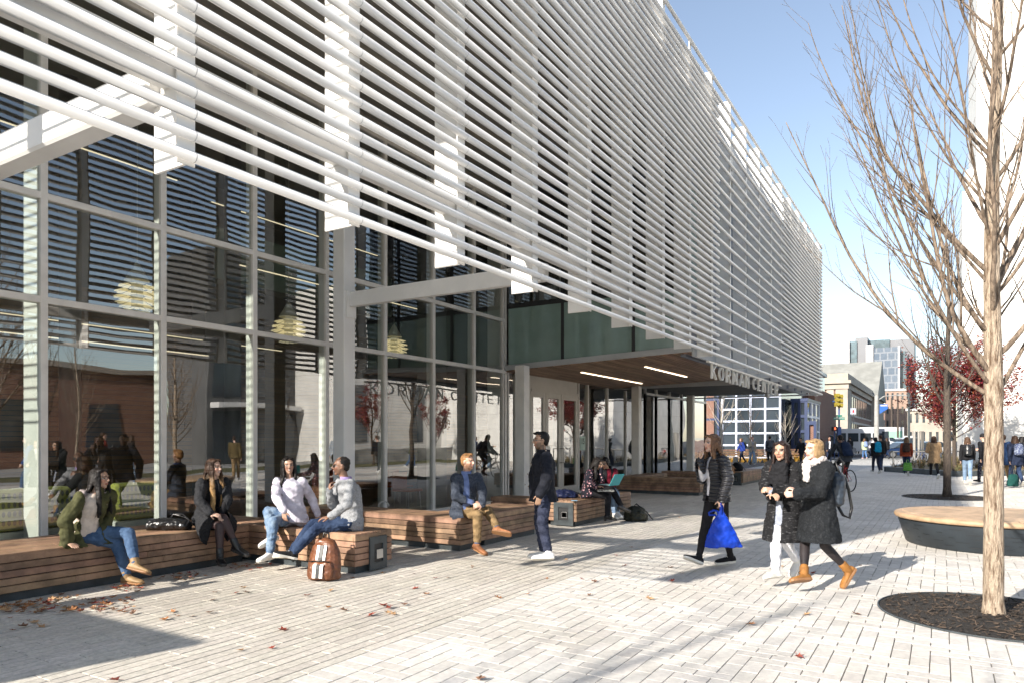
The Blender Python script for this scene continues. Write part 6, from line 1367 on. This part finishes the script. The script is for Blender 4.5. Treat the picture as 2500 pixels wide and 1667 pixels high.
# blue tote held by the walker
w_=J9['wrL']-UP*.085; m=MB(); D9=w_.dot(FW)
gt=lambda dx,dz,dy=0: w_+RT*dx+UP*dz+FW*dy
m.ell([(gt(.0,.03),RT*.012,FW*.012),(gt(-.005,-.05),RT*.03,FW*.02),(gt(-.01,-.16),RT*.09,FW*.035),(gt(.0,-.30),RT*.165,FW*.05),(gt(.015,-.42),RT*.215,FW*.05),(gt(.022,-.485),RT*.235,FW*.035),(gt(.022,-.495),RT*.22,FW*.02)],16)
blue=cloth('bright_blue_nylon',(.008,.055,.52),rough=.5,var=.15,vs=6,bump=.2)
e=softbag('tote_bag','bright blue fabric tote hanging from the walking student hand','tote bag',m,blue,fo=.012,fr=10)
m=MB(); m.tube([gt(-.01,-.13),gt(-.06,-.05),gt(-.10,-.045),gt(-.155,-.075),gt(-.15,-.10),gt(-.08,-.10),gt(-.03,-.16)],.013,8); m.build('handle',blue,e,smooth=True); m=MB(); m.tube([gt(0,-.1,-.02),gt(-.02,.03,-.03),gt(0,.075,0),gt(.02,.03,.03),gt(0,-.1,.02)],.008,8); m.build('handle',blue,e,smooth=True)
# brown leather backpack on the ground
p0=at(790,1413,8.05); p0.z=0; fr_=fv(-12); lr=UP.cross(fr_).normalized(); m=MB()
m.ell([(p0+UP*z-fr_*z*.14,lr*a,fr_*b) for z,a,b in ((.01,.18,.09),(.04,.205,.115),(.15,.20,.12),(.28,.185,.105),(.38,.155,.085),(.45,.10,.06),(.475,.03,.03))],20)
m.ell([(p0+UP*z-fr_*(z*.14-.095),lr*a,fr_*b) for z,a,b in ((.03,.14,.045),(.07,.155,.06),(.17,.15,.06),(.215,.13,.04),(.225,.10,.02))],16)
brl=mat('brown_leather',(.15,.055,.024),.38,var=.25,vs=7,bump=.4,bs=35)
e=softbag('backpack','brown leather backpack with white and black stripes standing by the bench end','backpack',m,brl,vox=.006,fo=.007,fr=12)
m=MB(); 
def strip(u,z0,z1,off,mt,w_=.022):
    m=MB(); n=6
    for i in range(n):
        za=z0+(z1-z0)*i/n; zb=z0+(z1-z0)*(i+1)/n
        fo=lambda z: p0+UP*z+fr_*(off(z)); m.add([fo(za)+lr*(u-w_),fo(za)+lr*(u+w_),fo(zb)+lr*(u+w_),fo(zb)+lr*(u-w_)],[(0,1,2,3)])
    m.build('stripe',mt,e)
o1=lambda z: .1665-z*.14-.0; 
for u in(-.042,.042): strip(u,.05,.20,lambda z: .168-z*.14-max(0,z-.17)*.5,whs,.020); strip(u,.24,.40,lambda z: .118-z*.14-max(0,z-.26)*.22,whs,.016)
strip(0,.05,.20,lambda z: .1685-z*.14-max(0,z-.17)*.5,M['blackline'],.016); strip(0,.24,.40,lambda z: .1185-z*.14-max(0,z-.26)*.22,M['blackline'],.018)
m=MB(); m.tube([p0+UP*.44-fr_*.06+lr*.04,p0+UP*.52-fr_*.07+lr*.03,p0+UP*.53-fr_*.07-lr*.03,p0+UP*.44-fr_*.06-lr*.04],.01,8); m.build('handle',blk,e,smooth=True); m=MB(); m.tube([p0+UP*.225+fr_*.10-lr*.13,p0+UP*.235+fr_*.105,p0+UP*.225+fr_*.10+lr*.13],.006,6); m.build('zip',blk,e,smooth=True)
# black handbag on the bench
p0=at(412,1296,8.75); p0.z=.485; lx=RT; m=MB()
m.ell([(p0+RT*x+UP*z,UP*a,FW*b) for x,z,a,b in ((-.26,.05,.045,.07),(-.24,.06,.075,.10),(-.1,.07,.085,.115),(.1,.065,.08,.11),(.23,.055,.065,.10),(.26,.05,.045,.07))],16)
e=softbag('handbag','black patent handbag lying on the bench between the first two students','handbag',m,blk,fo=.012,fr=12)
for k in(0,.03): m=MB(); m.tube([p0+RT*(.0+k)+UP*.13,p0+RT*.06+UP*.19,p0+RT*.17+UP*(.195-k),p0+RT*.25+UP*.13,p0+RT*.255+UP*.04-FW*k],.008,8); m.build('handle',blk,e,smooth=True)
# black bag on the blonde woman's back
c=J11['pel']*.55+J11['neck']*.45-J11['fT']*.22-FW*.02; u=(UP+RT*.08).normalized(); m=MB(); a_=RT; b_=FW
m.ell([(c+u*z,a_*w1,b_*w2) for z,w1,w2 in ((-.20,.07,.09),(-.17,.10,.13),(0,.105,.14),(.13,.085,.12),(.17,.05,.07))],16)
e=softbag('shoulder_bag','dark blue black leather bag with a hanging strap on the blonde woman back','bag',m,mat('blue_black_leather',(.03,.04,.055),.4,var=.25,vs=9,bump=.3,bs=50))
m=MB(); m.tube([c+RT*.02+UP*.15-FW*.08,c+RT*.01+UP*.27,c+RT*.05+UP*.33,c+RT*.09+UP*.27,c+RT*.08+UP*.15],.010,8); 
m.tube([c+RT*.10+UP*.13,c+RT*.15-UP*.02,c+RT*.185-UP*.22,c+RT*.16-UP*.33,c+RT*.09-UP*.30,c+RT*.03-UP*.19],.016,6); m.build('strap',blk,e,smooth=True)
# laptop
lp=at(1478,1190,13.25); rt=RT; e=empty('laptop',lp,0,'teal laptop open on the lap of the student in the floral blouse','laptop'); tealm=mat('teal_shell',(.02,.30,.33),.4)
a=at(1465,1182,13.2); b=at(1495,1184,13.0); 
m=MB(); d=(b-a).normalized(); q=UP.cross(d).normalized(); m.obox((a+b)/2+q*.05,d,q,UP,(b-a).length/2,.13,.008); m.build('base',M['dkmetal'],e); 
ax_=(RT*.45+UP*.89).normalized(); m=MB(); c0=b+q*.05; m.obox(c0+ax_*.115,ax_,q,ax_.cross(q),.115,.15,.004); m.build('screen',tealm,e)
m=MB(); m.obox((a+b)/2+q*.05+UP*.010,d,q,UP,(b-a).length/2-.02,.11,.003); m.build('keyboard',mat('pale_keys',(.4,.6,.6),.5),e)
p0=at(1478,1196,13.2); m=MB(); m.obox(p0,RT,FW,UP,.15,.10,.018); m.build('notebook',mat('printed_notebook',(.5,.5,.45),.7,col2=(.05,.05,.05),vs=30),label='pale patterned notebook under the laptop',cat='notebook')
# bags around the laptop bench
def blob(name,label,px,py,d,w_,h,dp,mt,z=0,cat='backpack',fo=.02):
    p=at(px,py,d); p.z=z; m=MB(); m.ell([(p+UP*(q*h),RT*(w_*a),FW*(dp*a)) for q,a in ((.02,.8),(.1,1.),(.45,.97),(.8,.75),(1.,.3))],18); m.ell([(p+UP*(q*h)-FW*dp*.8+RT*w_*.1,RT*(w_*.7*a),FW*(dp*.35*a)) for q,a in ((.08,.8),(.2,1.),(.5,.9),(.6,.5))],12)
    e=softbag(name,label,cat,m,mt,fo=fo,fr=9); m=MB(); m.tube([p+UP*h*.9-RT*w_*.2,p+UP*(h*1.15)-FW*dp*.3,p+UP*h*.6+RT*w_*.9,p+UP*.03+RT*w_*1.35-FW*dp*.4],.012,6); m.tube([p+UP*h*.5-FW*dp,p+UP*h*.4-FW*dp*1.02+RT*w_*.4],.006,6); m.build('strap',M['blackline'],e,smooth=True); return e
blob('backpack','dark olive backpack slumped on the paving right of the laptop bench',1552,1268,13.9,.24,.30,.16,cloth('olive_black_nylon',(.03,.03,.02),rough=.5))
blob('duffel_bag','navy padded bags lying on the bench behind the floral blouse student',1378,1198,13.6,.27,.16,.14,cloth('navy_nylon',(.012,.018,.06),rough=.45),.485,'bag')
blob('backpack','black backpack on the ground behind the left end of the laptop bench',1345,1276,13.9,.12,.42,.14,black)
blob('duffel_bag','black duffel bag on the bench behind the puffer jacket walker',1799,1142,25.2,.21,.30,.2,black,.485,'bag')
m=MB(); p=at(1402,1216,12.9); m.obox(V((p.x,p.y,.491)),RT,FW,UP,.055,.03,.004); m.build('phone',mat('phone_blue',(.25,.45,.6),.2),label='small pale blue phone lying on the laptop bench top',cat='phone')
m=MB(); p=at(937,1236,12.3); m.tube([V((p.x,p.y,.02))+RT*math.cos(a*.4)*.09+UP*(.42+.09*math.sin(a*.4)) for a in range(9)],.012,8); m.build('floor_cable',mat('pale_cable',(.5,.48,.45),.5),label='small loop of pale cable at the foot of the lobby glass',cat='cable')
# ------------------------------------------------------------------ people further away
def bgp(label,J,skin,hr,pants,shoes,tops,vox=.014,group=None,pext=.012,name='person',cat='person',**k):
    return build_person(name,label,J,D_(skin=skin,hair=hr,pants=D_(mat=pants,ext=pext,cuff=.045),shoes=shoes,tops=tops,locks=14,**k),vox=vox,cat=cat,group=group)
coat_=lambda mt,hem=.12,ex=.025,nm='jacket': [D_(name=nm,mat=mt,ext=ex,hem=hem,follow=0,flare=.03)]
# cyclist
bl=gp(2076,21.7); bd=fv(184); rzb=math.atan2(bd.y,bd.x); bc=bl+bd*.52
redf=mat('red_bike_frame',(.30,.015,.02),.3,coat=.6)
bike=bicycle(bc,rzb,'red framed bicycle ridden away from the camera down the plaza',redf,nsp=18)
m=MB(); m.obox(bc-bd*.52*.55+UP*.72+UP*0,bd,UP.cross(bd),UP,.02,.03,.02); m.build('tail_light',bpy.data.materials['tail_light_red'],bike)
S=1.03; J={'S':S,'fT':bd.copy(),'lT':UP.cross(bd).normalized()}; J['lH']=J['lT']; l_=J['lT']; J['pel']=bc-bd*.24+UP*1.02; J['neck']=J['pel']+(UP*.90+bd*.43)*.50*S; J['head']=J['neck']+(UP*.8+bd*.5).normalized()*.175*S; J['hax']=headaxes(bd,.15)
for s in 'LR':
    sg=1 if s=='L' else -1; J['hip'+s]=J['pel']+l_*sg*.09; J['sh'+s]=J['neck']+l_*sg*.175-UP*.04; an=bc+bd*(-.02 if s=='R' else -.16)+l_*sg*.13+UP*(.22 if s=='R' else .50)
    hp=J['hip'+s]; v_=an-hp; L1,L2=.43*S,.42*S; dd=min(v_.length,L1+L2-.01); a=math.acos((L1*L1+dd*dd-L2*L2)/(2*L1*dd)); vn=v_.normalized(); fw_=(bd-vn*bd.dot(vn)).normalized(); J['kn'+s]=hp+(vn*math.cos(a)+fw_*math.sin(a))*L1+l_*sg*.03; J['an'+s]=an; J['ft'+s]=bd*.97-UP*.15
    hd_=bc+bd*.45+l_*sg*.21+UP*.99; J['wr'+s]=hd_-bd*.08+UP*.03; mid=(J['sh'+s]+J['wr'+s])/2; J['el'+s]=mid-UP*.07+l_*sg*.05; J['hd'+s]=bd; J['pn'+s]=UP; J['curl'+s]=1.2
bgp('cyclist in a grey top and dark trousers riding away on the red bicycle',J,SKD,('crop',HB),cloth('charcoal_trousers',(.02,.022,.026)),('sneaker',mat('brown_shoe',(.07,.03,.018),.6),solb),[D_(name='top',mat=cloth('slate_grey',(.05,.055,.065)),ext=.018,hem=.10,follow=0)],vox=.010)
backpack(J,'navy backpack with a brown base worn by the cyclist',cloth('navy_canvas',(.012,.025,.06)),w_=.17,h=.25,d=.09,vox=.012)
# walkers seen in the picture
J=walker(2024,1130,1.03,-5,.5,D=48); e,_=bgp('man in a dark suit and white shirt walking towards the camera',J,SKD,('crop',HB),navy,('loafer',blk,solb),[D_(name='shirt',mat=wht,ext=.010,t0=0),D_(name='jacket',mat=cloth('suit_navy',(.014,.018,.03)),ext=.022,hem=.16,follow=0,open=(.02,.05))],vox=.016,male=True)
J=walker(2139,1155,.98,180,.7,D=33.2); bgp('walker in black with the turquoise drawstring backpack',J,SKD,('bun',HB,HB,.05),cloth('blue_black_leggings',(.02,.025,.045)),('sneaker',mat('grey_shoe',(.2,.2,.2),.6),solw),coat_(black,.10,.03),vox=.013)
backpack(J,'turquoise drawstring backpack on the walker dressed in black',cloth('turquoise_nylon',(.01,.33,.55)),w_=.155,h=.25,d=.08,strap=cloth('turquoise_nylon',(.01,.33,.55)))
J=walker(2151,1150,1.06,182,-.5,D=36); bgp('tall man in a black jacket and jeans just beyond the turquoise backpack',J,SKM,('short',HBr),denimd,('sneaker',blk,solb),coat_(black,.14,.03),vox=.015,male=True)
J=walker(2213,1160,.99,150,1.0,D=31.2); bgp('walker with long fair hair in a rust jumper and blue jeans',J,SKL,('long',HLB,(.22,.14,.07),.33),denimd,('sneaker',blk,solw),coat_(rust,.08,.018,'jumper'),vox=.012,front=.2)
backpack(J,'brown backpack on the walker in the rust jumper',cloth('brown_canvas',(.06,.032,.022)),w_=.14,h=.21)
p=J['wrR']; m=MB(); c=gp(2216,30.9)+UP*.42; m.ell([(c+UP*z,RT*a,FW*b) for z,a,b in ((-.17,.19,.06),(-.15,.20,.08),(.05,.19,.07),(.18,.17,.03))],14); e=softbag('shopping_bag','lime green shopping bag carried by the walker in the rust jumper','shopping bag',m,cloth('lime_green_plastic',(.12,.36,.05),rough=.5),vox=.012,fo=.01); m=MB(); m.tube([c+UP*.17-RT*.08,c+UP*.33,c+UP*.17+RT*.08],.012,6); m.build('handle',cloth('lime_green_plastic',(.12,.36,.05),rough=.5),e)
J=walker(2281,1168,1.0,165,.9,D=28.6,armp={'L':'front','R':'front'}); bgp('walker with long brown hair in a camel coat and black leggings',J,SKL,('long',HBr,(.10,.04,.025),.30),black,('sneaker',whs,solw),coat_(camel,.30,.045,'coat'),vox=.011,pext=.004,front=.1)
J=walker(2362,1183,.97,150,.9,D=24.9); bgp('walker in a black jacket and pale blue jeans with a black backpack',J,SKL,('long',(.09,.05,.03),(.18,.10,.06),.24),deniml,('sneaker',mat('cream_shoe',(.5,.46,.4),.6),solw),coat_(black,.02,.020),vox=.011,pext=.016,front=.3)
backpack(J,'black leather backpack on the walker in pale blue jeans',blk,w_=.13,h=.20,d=.10)
J=walker(2404,1181,1.04,-165,.7,D=25.4,armp={'R':'front'}); bgp('person in a dark beanie and patterned leggings partly hidden by the trunk',J,SKL,('beanie',(.02,.018,.02)),cloth('patterned_leggings',(.02,.022,.04),col2=(.25,.25,.3),vs=30,thr=(.55,.6)),('loafer',blk,solb),coat_(black,.10,.02),vox=.012)
J=walker(2452,1184,1.02,175,.6,D=24.7); bgp('walker in a blue padded jacket just right of the foreground trunk',J,SKM,('short',HBr),khaki,('sneaker',blk,solb),coat_(cloth('denim_jacket_blue',(.02,.05,.13)),.26,.05),vox=.012,male=True)
c=gp(2473,23.6)+UP*.20; m=MB(); m.ell([(c+UP*z,RT*a,FW*b) for z,a,b in ((-.16,.17,.08),(-.13,.19,.10),(.05,.18,.10),(.22,.15,.07),(.25,.10,.03))],16); e=softbag('duffel_bag','dark green duffel bag beside the trunk at the right edge','bag',m,cloth('dark_green_canvas',(.01,.075,.065)),vox=.012); m=MB(); m.tube([c+UP*.22-RT*.1,c+UP*.55,c+UP*.22+RT*.1],.012,6); m.build('strap',M['blackline'],e)
J=walker(2480,1188,1.0,168,1.0,D=24.0); bgp('walker with long brown curls in a navy coat at the right edge',J,SKL,('long',HBr,(.12,.06,.03),.28),denimd,('sneaker',navy,solw),coat_(navy,.22,.03,'coat'),vox=.011,front=.2)
backpack(J,'pale patterned backpack on the walker at the right edge',cloth('pale_pattern',(.30,.34,.42),col2=(.08,.10,.2),vs=25,thr=(.45,.5)),w_=.15,h=.2)
J=walker(2499,1184,.98,-170,.8,D=24.8); bgp('dark haired walker cut off by the right edge of the picture',J,SKM,('long',HB,HB,.2),navy,('sneaker',blk,solw),coat_(navy,.12),vox=.014)
J=walker(1812,1131,.98,-80,.9,D=47); bgp('fair haired walker in a royal blue jacket passing the long bench',J,SKL,('long',HLB,HBL,.3),navy,('sneaker',blk,solb),coat_(cloth('royal_blue',(.02,.05,.28)),.1),vox=.016)
backpack(J,'dark green backpack on the walker in royal blue',cloth('dark_green',(.02,.03,.02)),w_=.14,h=.2,vox=.016)
J=walker(1836,1135,1.02,0,.9,D=44,armp={'R':'front'}); bgp('walker in pale jeans and a cream open jacket coming from the glass building',J,SKL,('short',(.25,.05,.03)),deniml,('sneaker',blk,solw),[D_(name='top',mat=cloth('grey_print',(.4,.4,.4)),ext=.01,hem=.04,follow=0),D_(name='jacket',mat=cloth('cream_jacket',(.42,.36,.28)),ext=.025,open=(.07,.05),hem=.12,follow=0)],vox=.015)
J=walker(1880,1138,1.06,175,.5,D=42); bgp('man in a black and white plaid shirt walking away from the plaza benches',J,SKD,('short',HB),black,('sneaker',blk,solb),coat_(cloth('plaid_shirt',(.02,.02,.03),col2=(.3,.3,.3),vs=28,thr=(.55,.6)),.1),vox=.015,male=True)
backpack(J,'grey plaid backpack on the man in the plaid shirt',cloth('grey_nylon',(.09,.09,.10)),w_=.15,h=.22,vox=.016)
J=walker(1957,1141,.98,-60,.9,D=40); bgp('walker in black just left of the blonde woman head',J,SKT,('short',HB),black,('sneaker',blk,solb),coat_(black,.1),vox=.015)
J=walker(2093,1109,1.03,5,.5,D=74,armp={'L':'strap','R':'strap'}); bgp('man in a grey sweatshirt with backpack straps coming past the bus',J,SKT,('short',HB),black,('sneaker',whs,solw),coat_(cloth('mid_grey_sweat',(.16,.17,.17)),.04,.02),vox=.02,male=True)
J=walker(2111,1121,.97,178,.7,D=57); bgp('walker in a pale green top and bare legs near the bus',J,SKL,('long',HLB,HBL,.18),cloth('blue_leggings',(.10,.2,.42)),('sneaker',mat('pink_shoe',(.5,.2,.18),.6),solw),coat_(cloth('pale_green',(.50,.58,.40)),.16,.02),vox=.018)
backpack(J,'pale blue backpack on the walker in the pale green top',cloth('pale_blue_nylon',(.25,.34,.6)),w_=.15,h=.22,vox=.018)
J=walker(2129,1117,1.04,170,.6,D=62); bgp('walker in a white hooded jacket near the bus door',J,SKL,('short',HBr),navy,('sneaker',whs,solw),coat_(wht,.1,.03),vox=.02)
J=walker(2076,1116,1.05,178,.5,D=60); bgp('man with short brown hair in a black coat left of the bus windows',J,SKL,('short',HBr),black,('sneaker',blk,solb),coat_(black,.2,.03,'coat'),vox=.02,male=True)
J=walker(2166,1118,1.0,182,.7,D=58); bgp('walker in black with a pink scarf near the blue saloon car',J,SKM,('long',HBr,HBr,.15),navy,('sneaker',blk,solb),coat_(black,.14,.03),vox=.02)
G='dark clad people crowding the crossing beyond the glass tower'
for k,(px,fy,S,dg_,lb) in enumerate(((1984,1118,1.04,160,'man in black leftmost in the crossing crowd'),(1997,1120,1.0,20,'person in a dark blue coat second in the crossing crowd'),(2006,1117,.97,170,'shorter person in black in the middle of the crossing crowd'),(1972,1119,1.02,-40,'person in dark grey at the portal doorway'),(2060,1117,1.02,175,'person in a dark coat between the suit and the cyclist'))):
    J=walker(px,fy,S,dg_,.5,D=61); bgp(lb,J,(SKM,SKD,SKT)[k%3],('short',HB),(black,navy)[k%2],('sneaker',blk,solb),coat_((black,navy,cloth('dark_slate',(.03,.035,.04)))[k%3],.14),vox=.022,group=G)
J=walker(2190,1090,1.02,180,.6,D=100); bgp('distant walker in a bright blue jacket across the street',J,SKL,('short',HBr),navy,('sneaker',blk,solb),coat_(cloth('bright_blue_coat',(.01,.10,.5)),.14),vox=.03)
# walkers on the far side of the plaza, mirrored in the glass
G='walkers across the plaza, seen mirrored in the lobby glass'
rf=[((10.5,-4.5),.98,-20,cloth('rf_blue',(.03,.09,.3)),denim,'walker in a blue jacket mirrored in the first panes'),((13.2,-5.5),1.04,160,cloth('rf_red',(.25,.02,.02)),denimd,'walker in a red top mirrored in the third pane'),((13.9,-5.2),1.0,160,black,deniml,'walker in black and pale jeans mirrored beside the red top'),((17.2,-4.0),1.03,100,cloth('rf_yellow',(.14,.10,.04)),khaki,'walker in mustard mirrored right of the tall column'),((18.2,-4.2),.96,100,cloth('rf_plum',(.08,.03,.08)),denim,'shorter walker in a plum coat mirrored beside the mustard one'),((21.5,-3.0),1.04,-80,cloth('rf_pale',(.45,.5,.55)),black,'walker in a pale jacket mirrored under the letters'),((24.5,-3.4),1.05,80,black,black,'large walker in black mirrored left of the bearded man'),((29.5,-5.5),1.0,170,cloth('rf_olive',(.10,.12,.06)),denim,'walker in olive mirrored above the bearded man'),((6.6,-2.2),1.02,-60,cloth('rf_navy',(.03,.06,.15)),denimd,'walker in navy mirrored in the leftmost panes')]
for (x,y),S,dg_,tp,pn_,lb in rf:
    J=walker(0,0,S,dg_,.8,base=V((x,y,0))); bgp(lb,J,SKL,('short' if S>1 else 'long',HBr,HBr,.25),pn_,('sneaker',whs,solw),coat_(tp,.12),vox=.02,group=G,male=S>1)
